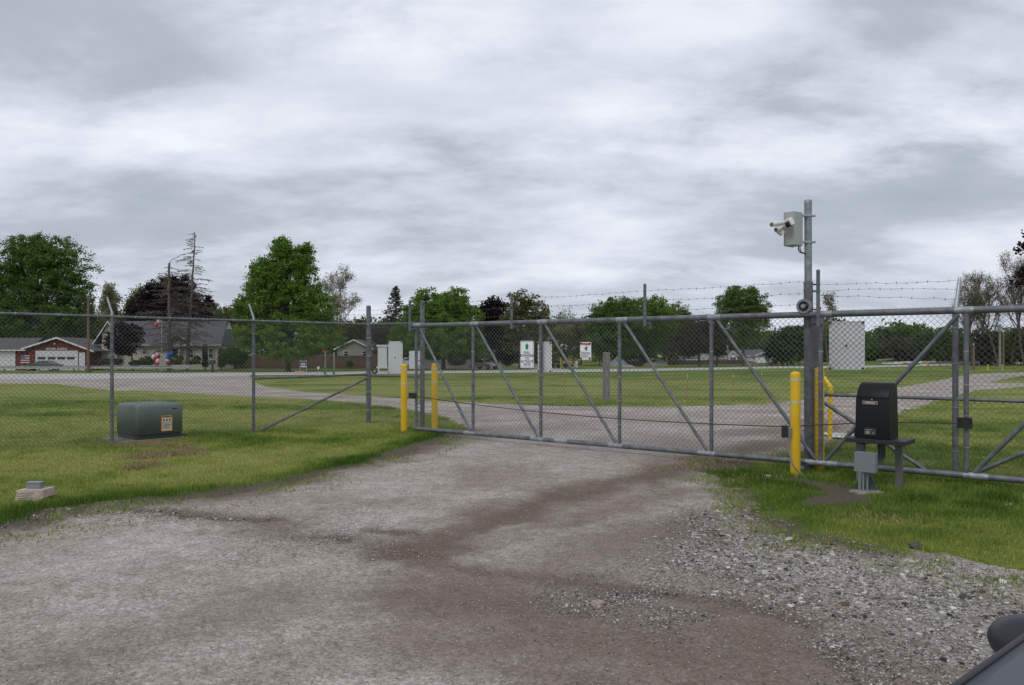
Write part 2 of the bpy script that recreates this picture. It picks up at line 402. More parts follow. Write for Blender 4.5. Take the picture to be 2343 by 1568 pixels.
def rampn(n, l, src, stops):
    cr = n.new('ShaderNodeValToRGB'); e = cr.color_ramp.elements
    e[0].position, e[0].color = stops[0][0], tuple(stops[0][1]) + (1,); e[1].position, e[1].color = stops[-1][0], tuple(stops[-1][1]) + (1,)
    for p, c in stops[1:-1]: q = e.new(p); q.color = tuple(c) + (1,)
    l.new(src, cr.inputs[0]); return cr.outputs[0]
def noisen(n, l, vec, sc_, det=5, ro=.6, dist=0):
    z = n.new('ShaderNodeTexNoise'); z.inputs['Scale'].default_value = sc_; z.inputs['Detail'].default_value = det; z.inputs['Roughness'].default_value = ro; z.inputs['Distortion'].default_value = dist
    l.new(vec, z.inputs[0]); return z.outputs[0]
def mixn(n, l, fac, a, b, mode='MIX'):
    x = n.new('ShaderNodeMix'); x.data_type = 'RGBA'; x.blend_type = mode
    for i, v in ((0, fac), (6, a), (7, b)):
        if hasattr(v, 'links') or isinstance(v, bpy.types.NodeSocket): l.new(v, x.inputs[i])
        elif isinstance(v, (int, float)): x.inputs[i].default_value = v
        else: x.inputs[i].default_value = tuple(v) + (1,)
    return x.outputs[2]
def mathn(n, l, op, a, b=None, clamp=False):
    x = n.new('ShaderNodeMath'); x.operation = op; x.use_clamp = clamp
    for i, v in enumerate((a, b)):
        if v is None: continue
        if isinstance(v, (int, float)): x.inputs[i].default_value = v
        else: l.new(v, x.inputs[i])
    return x.outputs[0]
def attrn(n, name):
    a = n.new('ShaderNodeAttribute'); a.attribute_name = name; return a.outputs['Fac']
# gravel
M_GRAV, n, l, b = nodes_mat('crushed_limestone'); geo = n.new('ShaderNodeNewGeometry'); pos = geo.outputs['Position']
da = attrn(n, 'dirt'); ca = attrn(n, 'coarse')
vor = n.new('ShaderNodeTexVoronoi'); vor.inputs['Scale'].default_value = 58; l.new(pos, vor.inputs['Vector'])
vor2 = n.new('ShaderNodeTexVoronoi'); vor2.inputs['Scale'].default_value = 85; l.new(pos, vor2.inputs['Vector'])
sepc = n.new('ShaderNodeSeparateColor'); l.new(vor.outputs['Color'], sepc.inputs[0]); sepd = n.new('ShaderNodeSeparateColor'); l.new(vor2.outputs['Color'], sepd.inputs[0])
stone = rampn(n, l, sepc.outputs[0], [(0, (.090, .070, .055)), (.3, (.23, .200, .172)), (.7, (.37, .335, .30)), (.93, (.47, .435, .40)), (1, (.64, .60, .56))])
fine = rampn(n, l, noisen(n, l, pos, 130, 4, .7), [(.30, (.17, .145, .124)), (.5, (.345, .310, .280)), (.70, (.50, .462, .425))])
base = mixn(n, l, mathn(n, l, 'ADD', mathn(n, l, 'MULTIPLY', ca, .40), .48, True), fine, stone)
big = noisen(n, l, pos, .55, 6, .6, .4)
base = mixn(n, l, 1.0, base, rampn(n, l, big, [(.3, (.80, .745, .695)), (.5, (1.10, 1.08, 1.06)), (.66, (1.40, 1.40, 1.42))]), 'MULTIPLY')
mid = noisen(n, l, pos, 6, 5, .65)
base = mixn(n, l, 1.0, base, rampn(n, l, mid, [(.3, (.76, .74, .72)), (.7, (1.18, 1.18, 1.18))]), 'MULTIPLY')
soil = rampn(n, l, noisen(n, l, pos, 45, 5, .7), [(.3, (.076, .055, .041)), (.55, (.158, .120, .092)), (.75, (.270, .218, .176))])
dn = mathn(n, l, 'ADD', mathn(n, l, 'MULTIPLY', da, 1.0), mathn(n, l, 'MULTIPLY', mathn(n, l, 'SUBTRACT', noisen(n, l, pos, 14, 5, .7), .5), .55))
base = mixn(n, l, mathn(n, l, 'MULTIPLY', dn, 1.0, True), base, soil)
l.new(base, b.inputs['Base Color']); b.inputs['Roughness'].default_value = .92; b.inputs['Specular IOR Level'].default_value = .25
hh = mathn(n, l, 'ADD', mathn(n, l, 'MULTIPLY', mathn(n, l, 'SUBTRACT', 1.0, vor.outputs['Distance']), mathn(n, l, 'ADD', ca, .25)), mathn(n, l, 'MULTIPLY', noisen(n, l, pos, 60, 4, .7), .5))
bp = n.new('ShaderNodeBump'); bp.inputs['Strength'].default_value = 1.0; bp.inputs['Distance'].default_value = .018; l.new(hh, bp.inputs['Height']); l.new(bp.outputs[0], b.inputs['Normal'])
# road
M_ROAD, n, l, b = nodes_mat('worn_asphalt'); geo = n.new('ShaderNodeNewGeometry'); pos = geo.outputs['Position']
base = mixn(n, l, noisen(n, l, pos, .35, 5), (.36, .35, .345), (.46, .45, .44))
vo = n.new('ShaderNodeTexVoronoi'); vo.feature = 'DISTANCE_TO_EDGE'; vo.inputs['Scale'].default_value = .16; 
mp = n.new('ShaderNodeMapping'); mp.inputs['Scale'].default_value = (.35, 1.6, 1); l.new(pos, mp.inputs[0])
wv = mixn(n, l, .06, mp.outputs[0], noisen(n, l, pos, .6, 4)); l.new(wv, vo.inputs['Vector'])
crack = rampn(n, l, vo.outputs[0], [(.0, (.0, .0, .0)), (.012, (1, 1, 1))])
base = mixn(n, l, 1.0, base, rampn(n, l, crack, [(0, (.55, .53, .5)), (1, (1, 1, 1))]), 'MULTIPLY')
l.new(base, b.inputs['Base Color']); b.inputs['Roughness'].default_value = .85
# lawn
M_LAWN, n, l, b = nodes_mat('lawn_turf'); geo = n.new('ShaderNodeNewGeometry'); pos = geo.outputs['Position']
ta = attrn(n, 'tone'); da = attrn(n, 'dirt')
mpf = n.new('ShaderNodeMapping'); mpf.inputs['Scale'].default_value = (.5, 1, 1); l.new(pos, mpf.inputs[0])
nn = noisen(n, l, mpf.outputs[0], 2.6, 8, .75); n3 = noisen(n, l, mpf.outputs[0], 16, 6, .8)
tv = mathn(n, l, 'ADD', ta, mathn(n, l, 'MULTIPLY', mathn(n, l, 'SUBTRACT', nn, .5), .9), True)
g1 = rampn(n, l, tv, [(0, (.26, .27, .085)), (.3, (.195, .228, .054)), (.7, (.108, .158, .026)), (1, (.058, .100, .014))])
g1 = mixn(n, l, 1.0, g1, rampn(n, l, n3, [(.28, (.45, .46, .45)), (.5, (.95, .95, .9)), (.72, (1.5, 1.45, 1.3))]), 'MULTIPLY')
straw = rampn(n, l, noisen(n, l, mpf.outputs[0], 5.5, 7, .8), [(.55, (0, 0, 0)), (.74, (.65, .65, .65))])
g1 = mixn(n, l, straw, g1, (.24, .20, .10))
soil = rampn(n, l, noisen(n, l, pos, 40, 5, .7), [(.3, (.07, .055, .04)), (.7, (.19, .155, .12))])
dd = mathn(n, l, 'MULTIPLY', mathn(n, l, 'SUBTRACT', da, .32), 2.0, True)
base = mixn(n, l, dd, g1, soil)
l.new(base, b.inputs['Base Color']); b.inputs['Roughness'].default_value = .9; b.inputs['Specular IOR Level'].default_value = .1
bp = n.new('ShaderNodeBump'); bp.inputs['Strength'].default_value = .9; bp.inputs['Distance'].default_value = .05; l.new(n3, bp.inputs['Height']); l.new(bp.outputs[0], b.inputs['Normal'])

fan = np.array([[k0, j, (j + 1) % na, (j + 1) % na] for j in range(na)])
sub('ground', srf == 0, M_LAWN, 'structure')
gd = sub('gravel_drive', srf == 1, M_GRAV, 'structure')
sub('road', srf == 2, M_ROAD, 'structure')
me = np_mesh('drive_apron', GV[np.r_[k0, 0:na]], np.array([[0, 1 + j, 1 + (j + 1) % na] for j in range(na)]), {'dirt': np.zeros(na + 1), 'coarse': np.zeros(na + 1)})
o = link('gravel_underfoot', me, M_GRAV); tag(o, kind='structure')
# painted edge line on the far side of the road
em = MB(); pts = [G(a, b_) for a, b_ in road_far]
mid_line = []
for (ax, ay), (bx, by) in zip(pts[:-1], pts[1:]):
    v = Vector((bx - ax, by - ay, 0)).normalized(); nrm = Vector((v.y, -v.x, 0))
    a = Vector((ax, ay, zt(ay) + .03)) + nrm * .6; c = Vector((bx, by, zt(by) + .03)) + nrm * .6
    em.quad(a, a + nrm * .28, c + nrm * .28, c)
o = build('edge_line', em, mat('road_paint', (.62, .62, .60), .7, 0, .2, 2)); tag(o, kind='structure')
# puddle behind the gate
pc = Vector((XD(1938, 14.6), 14.75, zt(14.75))); pv = [pc + Vector((0, 0, .02))]
for k in range(40):
    a = 2 * math.pi * k / 40; q = 1 + .25 * math.sin(3 * a + 1) + .12 * math.sin(7 * a)
    pv.append(pc + Vector((math.cos(a) * .42 * q + math.sin(a) * .10, math.sin(a) * .42 * q, .02)))
pm = MB().add(pv, [(0, 1 + k, 1 + (k + 1) % 40) for k in range(40)])
tag(build('puddle', pm, mat('puddle_water', (.20, .19, .18), .04, 0, spec=1.0)), kind='structure')

# ------------------------------------------------------------------ loose stones
rng = np.random.default_rng(7)
def scatter_polar(n_, r0, r1, half=40, p=0.0):
    a = np.radians(rng.uniform(-half, half, n_)); u = rng.random(n_)
    r = np.exp(np.log(r0) + u * (np.log(r1) - np.log(r0))) if p == 0 else np.sqrt(r0 ** 2 + u * (r1 ** 2 - r0 ** 2))
    return r * np.sin(a), r * np.cos(a)
def stones(x, y, size, name, m):
    n_ = len(x); ang = rng.uniform(0, 2 * np.pi, n_)
    base8 = np.array([[i, j, k] for k in (-1, 1) for j in (-1, 1) for i in (-1, 1)], float)
    V = base8[None] * (1 + rng.uniform(-.38, .30, (n_, 8, 3)))
    sc3 = np.stack([size * rng.uniform(.7, 1.3, n_), size * rng.uniform(.5, 1.0, n_), size * rng.uniform(.3, .65, n_)], 1)
    V = V * sc3[:, None, :] * .5
    tl = rng.uniform(-.6, .6, n_); ct, st = np.cos(tl), np.sin(tl)
    Y = V[..., 1] * ct[:, None] - V[..., 2] * st[:, None]; Z = V[..., 1] * st[:, None] + V[..., 2] * ct[:, None]
    c, s_ = np.cos(ang), np.sin(ang)
    X = V[..., 0] * c[:, None] - Y * s_[:, None]; Y = V[..., 0] * s_[:, None] + Y * c[:, None]
    z = zground(x, y)
    V = np.stack([X + x[:, None], Y + y[:, None], Z + (z + size * .05)[:, None]], -1).reshape(-1, 3)
    f = np.array([(0, 2, 3, 1), (4, 5, 7, 6), (0, 1, 5, 4), (2, 6, 7, 3), (0, 4, 6, 2), (1, 3, 7, 5)])
    Fc = (f[None] + (np.arange(n_) * 8)[:, None, None]).reshape(-1, 4)
    me = np_mesh(name, V, Fc, {'rnd': np.repeat(rng.random(n_), 8)})
    return link(name, me, m)
M_STONE, n, l, b = nodes_mat('loose_stone'); geo = n.new('ShaderNodeNewGeometry')
l.new(mixn(n, l, 1.0, rampn(n, l, attrn(n, 'rnd'), [(0, (.045, .036, .030)), (.22, (.15, .13, .112)), (.5, (.29, .27, .25)), (.8, (.44, .42, .395)), (1, (.62, .60, .58))]), rampn(n, l, noisen(n, l, geo.outputs['Position'], 90, 3), [(.3, (.8, .78, .76)), (.7, (1.15, 1.15, 1.15))]), 'MULTIPLY'), b.inputs['Base Color'])
b.inputs['Roughness'].default_value = .9; b.inputs['Specular IOR Level'].default_value = .25
x, y = scatter_polar(520000, 2.4, 15)
c = coarsemap(x, y); sf = surface(x, y); dm = dirtmap(x, y)
keep = ((sf == 1) | (c > .3)) & (rng.random(len(x)) < (c ** 1.9) * .80 * np.clip(.35 + 1.6 * (fbm(x, y, 4.0, 3, 47) - .25), .1, 1) + .04)
x, y, c = x[keep], y[keep], c[keep]; r = np.hypot(x, y)
size = (.006 + .011 * c * rng.random(len(x)) ** 2 + .022 * (rng.random(len(x)) < .03) * c) * np.clip(.75 + .045 * r, 1, 1.5)
tag(stones(x, y, size, 'loose_gravel', M_STONE), 'loose crushed limestone lying thickest beside the right lawn', 'gravel', kind='stuff')

# ------------------------------------------------------------------ grass blades
def blades(x, y, h, w, tone, name, m, lean=.55, per=1):
    n_ = len(x); a = rng.uniform(0, 2 * np.pi, n_); la = rng.uniform(0, 2 * np.pi, n_); ln = rng.random(n_) * lean * h
    z = zground(x, y) - .004
    dx, dy = np.cos(a) * w / 2, np.sin(a) * w / 2
    mx_, my_ = np.cos(la) * ln, np.sin(la) * ln
    hz_ = np.sqrt(np.maximum(h * h - ln * ln, 1e-6))
    V = np.stack([np.stack([x - dx, y - dy, z], 1), np.stack([x + dx, y + dy, z], 1),
                  np.stack([x + dx * .7 + mx_ * .35, y + dy * .7 + my_ * .35, z + hz_ * .6], 1), np.stack([x + mx_, y + my_, z + hz_], 1)], 1).reshape(-1, 3)
    k = (np.arange(n_) * 4)[:, None, None]
    Fc = (np.array([(0, 1, 2), (0, 2, 3)])[None] + k).reshape(-1, 3)
    me = np_mesh(name, V, Fc, {'tone': np.repeat(tone, 4), 'rnd': np.repeat(rng.random(n_), 4)})
    return link(name, me, m)
M_BLADE, n, l, b = nodes_mat('grass_blade')
gcol = rampn(n, l, attrn(n, 'tone'), [(0, (.42, .44, .14)), (.3, (.30, .37, .085)), (.7, (.145, .235, .038)), (1, (.070, .140, .018))])
gcol = mixn(n, l, 1.0, gcol, rampn(n, l, attrn(n, 'rnd'), [(0, (.6, .62, .6)), (.8, (1.15, 1.12, 1.1)), (.93, (1.35, 1.25, 1.2)), (.97, (1.8, 1.35, 1.6)), (1, (1.9, 1.4, 1.7))]), 'MULTIPLY')
l.new(gcol, b.inputs['Base Color']); b.inputs['Roughness'].default_value = .6; b.inputs['Specular IOR Level'].default_value = .2
tr = n.new('ShaderNodeBsdfTranslucent'); l.new(gcol, tr.inputs[0]); mxs = n.new('ShaderNodeMixShader'); mxs.inputs[0].default_value = .35
l.new(b.outputs[0], mxs.inputs[1]); l.new(tr.outputs[0], mxs.inputs[2]); l.new(mxs.outputs[0], n['Material Output'].inputs[0])
x, y = scatter_polar(900000, 4.2, 30, 40)
sf = surface(x, y); tn = tonemap(x, y); dm = dirtmap(x, y)
cl = fbm(x, y, 7, 3, 91)
keep = (sf == 0) & (rng.random(len(x)) < np.clip(1.25 - 1.25 * np.clip(dm - .28, 0, 1) / .45, 0, 1) * (.35 + .9 * cl))
x, y, tn, dm = x[keep], y[keep], tn[keep], dm[keep]; r = np.hypot(x, y)
h = (.018 + .05 * tn ** 1.3 + .018 * rng.random(len(x))) * np.clip(1.1 - dm * .6, .5, 1) * (.7 + .6 * rng.random(len(x)))
w = .0055 * np.clip(r / 8, .8, 3.2)
tag(blades(x, y, h, w, np.clip(tn + (rng.random(len(x)) - .5) * .3, 0, 1), 'grass', M_BLADE), 'short green lawn grass on both sides of the gravel drive', 'grass', kind='stuff')
# weeds creeping out over the gravel at its edges
x, y = scatter_polar(420000, 3.2, 16, 40)
sf = surface(x, y); de = np.minimum(dline(x, y, edgeL[1:]), dline(x, y, edgeR)); cl = fbm(x, y, 3.0, 4, 95)
keep = (sf == 1) & (rng.random(len(x)) < np.exp(-(de / .50) ** 2) * np.clip((cl - .44) * 7, 0, 1) * .7)
x, y = x[keep], y[keep]; r = np.hypot(x, y)
tag(blades(x, y, .025 + .03 * rng.random(len(x)), .006 * np.clip(r / 8, .8, 2), np.clip(.5 + (rng.random(len(x)) - .5) * .5, 0, 1), 'sparse_grass', M_BLADE, .8), 'thin weeds creeping over the stony drive edges', 'weeds', kind='stuff')
# dry clippings: clumps near the transformer and straw along the edges
M_STRAW = mat('dry_straw', (.30, .24, .12), .9, 0, .35, 20)
x = []; y = []
for (px, py, rx, n_) in ((300, 1022, .35, 900), (352, 1018, .30, 1100), (395, 1022, .25, 700), (370, 1040, .35, 900), (420, 1040, .30, 700), (330, 1048, .25, 600), (340, 1068, .22, 400), (310, 1074, .15, 250), (440, 1032, .2, 350), (1720, 1100, .4, 150), (2010, 1190, .35, 200), (1600, 1060, .7, 110), (1560, 1075, .5, 60)):
    gx, gy = G(px, py); x.append(rng.normal(gx, rx * .6, n_)); y.append(rng.normal(gy, rx * .45, n_))
x = np.concatenate(x); y = np.concatenate(y)
tag(blades(x, y, .05 + .05 * rng.random(len(x)), np.full(len(x), .009), np.zeros(len(x)), 'grass_clippings', M_STRAW, 1.0), 'dry brown grass clippings raked in clumps before the green transformer', 'clippings', kind='stuff')
# ================================================================== gate and fences
GA = Vector((-1.894, 15.1, 0)); GB = Vector((5.91, 9.02, 0)); GDV = (GB - GA); GLEN = GDV.length; GU = GDV.normalized()
GN = Vector((-GU.y, GU.x, 0));  GN = -GN if GN.y > 0 else GN          # towards the camera
def gpt(px, z=0.0, off=0.0):
    """point of the gate line seen at picture column px (columns measured on the photograph), moved off along its normal"""
    O = GA + GN * off; r = (px - CX) / F; t = (r * O.y - O.x) / (GU.x - r * GU.y)
    p = O + GU * t; p.z = z; return p
def along(s, z=0.0, off=0.0):
    p = GA + GU * s + GN * off; p.z = z; return p
def gs(px, off=0.0): return (gpt(px, 0, off) - GA - GN * off).dot(GU)
def chain_link(name, O, U, s0, s1, z0, z1, parent, pitch=.075, wr=.0025, barbs=True, m=WIRE, holes=()):
    """woven diamond wire cloth between s0..s1 along U and z0..z1; the two wire directions lie a wire apart"""
    O = Vector(O); U = Vector(U).normalized(); nrm = Vector((-U.y, U.x, 0)); vs = []; fs = []
    W_, H = s1 - s0, z1 - z0; pw = pitch; k = int((W_ + H) / pw) + 2
    for sg in (1, -1):
        for i in range(-1, k + 1):
            c = i * pw
            if sg == 1: a0, a1 = max(0, c - H), min(W_, c); p0 = (a0, a0 - c + H); p1 = (a1, a1 - c + H)
            else: a0, a1 = max(0, c - H), min(W_, c); p0 = (a0, c - a0); p1 = (a1, c - a1)
            if a1 - a0 < .01: continue
            off = nrm * wr * .9 * sg
            A = O + U * (s0 + p0[0]) + off; A.z = z0 + p0[1]; B = O + U * (s0 + p1[0]) + off; B.z = z0 + p1[1]
            d = (B - A).normalized(); u = d.cross(nrm).normalized(); b0 = len(vs)
            for Q in (A, B):
                for q in range(4):
                    an = math.pi / 4 + q * math.pi / 2; vs.append(Q + (u * math.cos(an) + nrm * math.sin(an)) * wr)
            fs += [(b0 + q, b0 + (q + 1) % 4, b0 + 4 + (q + 1) % 4, b0 + 4 + q) for q in range(4)]
    if barbs:
        for i in range(int(W_ / pw)):
            q = O + U * (s0 + (i + .5) * pw); q.z = z1
            for sg in (1, -1):
                e = q + U * .016 * sg + Vector((0, 0, .045)); b0 = len(vs)
                w_ = U * wr
                vs += [q - w_, q + w_, e + w_ * .8, e - w_ * .8]; fs.append((b0, b0 + 1, b0 + 2, b0 + 3))
    return build(name, MB().add(vs, fs), m, parent, True)
def barbed(name, pts, parent, r=.0020, sag=.02, wig=.008, seed=0):
    rg = random.Random(seed); mb = MB(); pl = []
    for a, b in zip(pts[:-1], pts[1:]):
        a, b = Vector(a), Vector(b); n_ = max(2, int((b - a).length / .12))
        for i in range(n_):
            t = i / n_; p = a.lerp(b, t); p.z += -sag * 4 * t * (1 - t) + rg.uniform(-wig, wig) * (0 < i); pl.append(p)
    pl.append(Vector(pts[-1])); mb.tube(pl, r, 4, cap=False)
    for i, p in enumerate(pl[1:-1]):
        d = (pl[i + 2] - pl[i + 1]).normalized(); u = d.orthogonal().normalized(); w_ = d.cross(u)
        for k in range(2):
            a = rg.uniform(0, math.pi); v = (u * math.cos(a) + w_ * math.sin(a)) * .022 + d * rg.uniform(-.006, .006)
            mb.tube([p - v, p + v], .0016, 3, cap=False)
        mb.tube([p - d * .010, p + d * .010], .0042, 4, cap=False)
    return build(name, mb, BARB, parent, True)
def ring(mb, c, axis, r, h, n=10):
    c = Vector(c); a = Vector(axis).normalized(); return mb.tube([c - a * h / 2, c + a * h / 2], r, n)

# ---- the cantilever gate
GT, GBm = 2.095, 0.11
S = {k: gs(k) for k in (952, 1082, 1237, 1417, 1627, 1877, 2210)}
gate = thing('sliding_gate', 'long grey steel sliding gate with chain-link infill closed across the gravel drive', 'gate', tuple(along(S[952])))
send = S[2210] + 1.75
build('top_rail', MB().tube([along(S[952] - .09, GT), along(send, GT)], .043, 12), GALV, gate, True)
mb = MB().tube([along(S[952] - .06, GBm), along(send, GBm)], .040, 12)
build('bottom_rail', mb, GALV, gate, True)
for px in (952, 1082, 1237, 1417, 1627, 1877, 2210):
    build('upright', MB().tube([along(S[px], GBm + .04), along(S[px], GT - .04)], .029, 10), GALV, gate, True)
build('upright', MB().tube([along(send - .05, GBm + .04), along(send - .05, GT - .04)], .029, 10), GALV, gate, True)
seq = [952, 1082, 1237, 1417, 1627, 1877]
for a, b_ in zip(seq[:-1], seq[1:]):
    build('brace', MB().tube([along(S[a] + .09, GT - .05), along(S[b_] - .07, GBm + .05)], .025, 10), GALV, gate, True)
build('brace', MB().tube([along(S[2210] - .08, GT - .05), along(S[1877] + .07, GBm + .05)], .027, 10), GALV, gate, True)
build('brace', MB().tube([along(S[2210] + .09, GBm + .05), along(send - .12, GT - .05)], .027, 10), GALV, gate, True)
wm = MB()                                   # bright cold-galvanised weld patches
for s_ in [S[k] - .07 for k in seq[1:]] + [S[1877] + .08, S[2210] + .1, (S[1237] + S[1417]) / 2 - .35]:
    wm.tube([along(s_ - .13, GBm), along(s_ - .07, GBm), along(s_ + .07, GBm), along(s_ + .13, GBm)], [.0405, .0425, .0425, .0405], 12)
for s_ in [S[k] + .05 for k in seq] + [S[2210] - .02]:
    wm.tube([along(s_ - .10, GT), along(s_ - .05, GT), along(s_ + .05, GT), along(s_ + .10, GT)], [.0435, .045, .045, .0435], 12)
pieces('weld', wm, mat('cold_galvanising', (.30, .32, .34), .5, .35, .3, 14), gate, True)
chain_link('chain_link_mesh', GA - GN * .034, GU, S[952] + .02, S[1877] - .02, GBm + .05, GT - .02, gate, barbs=False)
tm = MB()
for k in seq[1:] + [2210]:
    for z in (.45, .83, 1.2, 1.6): ring(tm, along(S[k], z), (0, 0, 1), .032, .010)
pieces('wire_tie', tm, GALV2, gate, True)
hm = MB()
for z in (.25, .6, .95, 1.3, 1.65, 1.9): hm.box(along(S[952] + .045, z, -.03), (.03, .03, .03))
pieces('tension_band', hm, GALV, gate, True)
OFF = .17
arm_px = [(952, 1.985, 2.56), (1184, 1.985, 2.58), (1487, 1.98, 2.61), (1880, 1.93, 2.66)]
s_last = gs(1880)
arms_s = [gs(a[0]) for a in arm_px] + [s_last + 2.6]
for i, s_ in enumerate(arms_s):
    z0, z1 = (arm_px[i][1], arm_px[i][2]) if i < 4 else (1.95, 2.64)
    m_ = MB().tube([along(s_, z0, OFF), along(s_, z1, OFF)], .024, 10)
    m_.ell(along(s_, z1, OFF), (.027, .027, .018))
    m_.tube([along(s_, z0 + .035, OFF), along(s_, z0 + .035, 0)], .019, 8)
    m_.tube([along(s_, z0 - .03, 0), along(s_, GT - .02, 0)], .025, 10)
    build('barb_arm', m_, GALV, gate, True)
for j, zz in enumerate((2.19, 2.34, 2.49)):
    barbed('barbed_wire', [along(s_, zz + .012 * i * (1 if i < 4 else .8), OFF + .025) for i, s_ in enumerate(arms_s[:4])], gate, sag=.012, seed=j)
# rusty drive chain with its end brackets
c0 = along(S[952] - .02, ZD(905, 15.0), .09); c1 = gpt(1795, 0, .22); c1.z = ZD(976, c1.y); c2 = gpt(2010, 0, .22); c2.z = ZD(966, c2.y); c3 = gpt(2192, 0, .12); c3.z = ZD(968, c3.y)
pl = []
for a, b_, sg in ((c0, c1, .10), (c1, c2, .0), (c2, c3, .0)):
    n_ = 40
    for i in range(n_):
        t = i / n_; p = a.lerp(b_, t); p.z -= sg * 4 * t * (1 - t); pl.append(p)
pl.append(c3); build('drive_chain', MB().tube(pl, .0075, 6), RUST, gate, True)
M3 = Matrix((GU, -GN, Vector((0, 0, 1)))).transposed()
bm = MB().box(along(S[952] - .06, c0.z, .06), (.13, .05, .10), M3); bm.box(along(S[952] + .0, c0.z, .05), (.10, .02, .05), M3)
build('chain_bracket', bm, BLACKM, gate, True)
bm = MB(); q = along(S[2210], c3.z, .05)
bm.box(q + GU * -.01, (.16, .03, .13), M3)
for dx in (-.06, .06):
    for dz in (-.04, .04): bm.box(q + GU * dx + GN * .02 + Vector((0, 0, dz)), (.025, .03, .025), M3)
build('chain_bracket', bm, BLACKM, gate, True)

# ---- tall steel pole carrying rollers
PO = gpt(1850, 0, -.12)
pole = thing('camera_pole', 'tallest round galvanised steel pole behind the gate, capped and carrying a camera cabinet', 'pole', tuple(PO))
ptop = ZD(461, PO.y); pj = ZD(648, PO.y)
def pz(z): return Vector((PO.x - .012 * (z / ptop), PO.y, z))
build('lower_post', MB().tube([pz(0) - Vector((0, 0, .05)), pz(pj)], .060, 20), GALV, pole, True)
build('upper_post', MB().tube([pz(pj), pz(ptop)], .050, 20), mat('spangled_zinc', (.25, .265, .285), .45, .35, .3, 12), pole, True)
m_ = MB(); m_.tube([pz(ptop - .035), pz(ptop)], .054, 20); m_.ell(pz(ptop), (.054, .054, .03)); build('cap', m_, GALV2, pole, True)
m_ = MB()
for z in (pj - .10, pj - .36, pj - .56, pj, 1.95, 1.35, .95, .5, .25): m_.tube([pz(z - .014), pz(z + .014)], .064, 18)
pieces('pipe_clamp', m_, GALV, pole, True)
m_ = MB()
for z in (pj - .02, pj - .11, pj - .36, pj - .56): m_.tube([pz(z) + Vector((.05, -.01, 0)), pz(z) + Vector((.15, -.03, 0))], .011, 6)
pieces('wire_holder', m_, BLACKM, pole, True)
rc = gpt(1839, 0, .03); rc.z = ZD(701, rc.y)
roll = thing('gate_roller', 'grey spoked guide wheel riding on the top rail beside the tall pole', 'wheel', tuple(rc))
m_ = MB(); ri, ro = .068, .098
vs = []; n_ = 32
for (rr, o_) in ((ro, -.022), (ro, .022), (ri, .022), (ri, -.022)):
    for k in range(n_):
        a = 2 * math.pi * k / n_; vs.append(rc + GU * rr * math.cos(a) + Vector((0, 0, rr * math.sin(a))) + GN * o_)
fs = [((j * n_ + k), (j * n_ + (k + 1) % n_), (((j + 1) % 4) * n_ + (k + 1) % n_), (((j + 1) % 4) * n_ + k)) for j in range(4) for k in range(n_)]
m_.add(vs, fs); build('rim', m_, GREYBOX, roll, True)
m_ = MB()
for k in range(4):
    a = k * math.pi / 2 + .1; m_.tube([rc, rc + GU * (ri + .01) * math.cos(a) + Vector((0, 0, (ri + .01) * math.sin(a)))], .011, 6)
m_.tube([rc - GN * .014, rc - GN * .010], ri + .002, 24); build('spoke', m_, mat('dark_zinc', (.05, .055, .06), .5, .3), roll, True)
m_ = MB(); m_.tube([rc - GN * .06, rc + GN * .045], .030, 12); m_.tube([rc - GN * .06, rc + GN * .055], .016, 12); build('hub', m_, GALV2, roll, True)
rc2 = gpt(1838, 0, .02); rc2.z = .165
r2 = thing('gate_roller', 'grey guide wheel low on the bottom rail behind the yellow bollard', 'wheel', tuple(rc2 - Vector((0, 0, .1))))
m_ = MB(); m_.tube([rc2 - GN * .02 - Vector((0, 0, .13)), rc2 + GN * .055 - Vector((0, 0, .13))], .085, 24); build('rim', m_, mat('dark_zinc', (.05, .055, .06)), r2, True)
m_ = MB(); m_.tube([rc2 + GN * .05 - Vector((0, 0, .13)), rc2 + GN * .07 - Vector((0, 0, .13))], .03, 12); build('hub', m_, GALV2, r2, True)
# cabinet with cameras
cab = thing('camera_cabinet', 'pale grey steel cabinet clamped high on the tall pole', 'cabinet', (PO.x - .2, PO.y, ZD(565, PO.y)))
ang = R(38); Mx = Matrix.Rotation(-ang, 3, 'Z'); Cc = Vector((XD(1812, PO.y), PO.y - .06, (ZD(489, PO.y) + ZD(563, PO.y)) / 2)); H_ = ZD(489, PO.y) - ZD(565, PO.y)
CABM = mat('cabinet_paint', (.40, .42, .40), .5, 0, .05, 3)
build('box', MB().box(Cc, (.14, .21, H_), Matrix.Rotation(R(-52), 3, 'Z'), .006), CABM, cab, True)
m_ = MB()
Mc = Matrix.Rotation(R(-52), 3, 'Z')
m_.box(Cc + Mc @ Vector((-.078, 0, 0)), (.016, .222, H_ + .012), Mc, .004); build('door', m_, CABM, cab, True)
m_ = MB()
for z in (Cc.z + H_ * .41, Cc.z - H_ * .38):
    m_.tube([Vector((PO.x - .010, PO.y, z - .012)), Vector((PO.x - .010, PO.y, z + .012))], .058, 18)
    m_.box(Vector((PO.x - .055, PO.y - .045, z)), (.12, .03, .03), None, .003); m_.box(Vector((PO.x + .062, PO.y - .03, z)), (.035, .03, .03), None, .006)
pieces('bracket', m_, GALV2, cab, True)
m_ = MB()
for k in range(2):
    x0 = Cc.x + .065 + .022 * k; m_.tube([(x0, PO.y - .05, Cc.z - H_ / 2 + .01), (x0, PO.y - .05, Cc.z - H_ / 2 - .05), (x0 + .02, PO.y - .045, Cc.z - H_ / 2 - .085), (PO.x - .03, PO.y - .02, Cc.z - H_ / 2 - .11)], .008, 8)
pieces('cable', m_, BLACK, cab, True)
CAMW = mat('camera_white', (.72, .71, .68), .4)
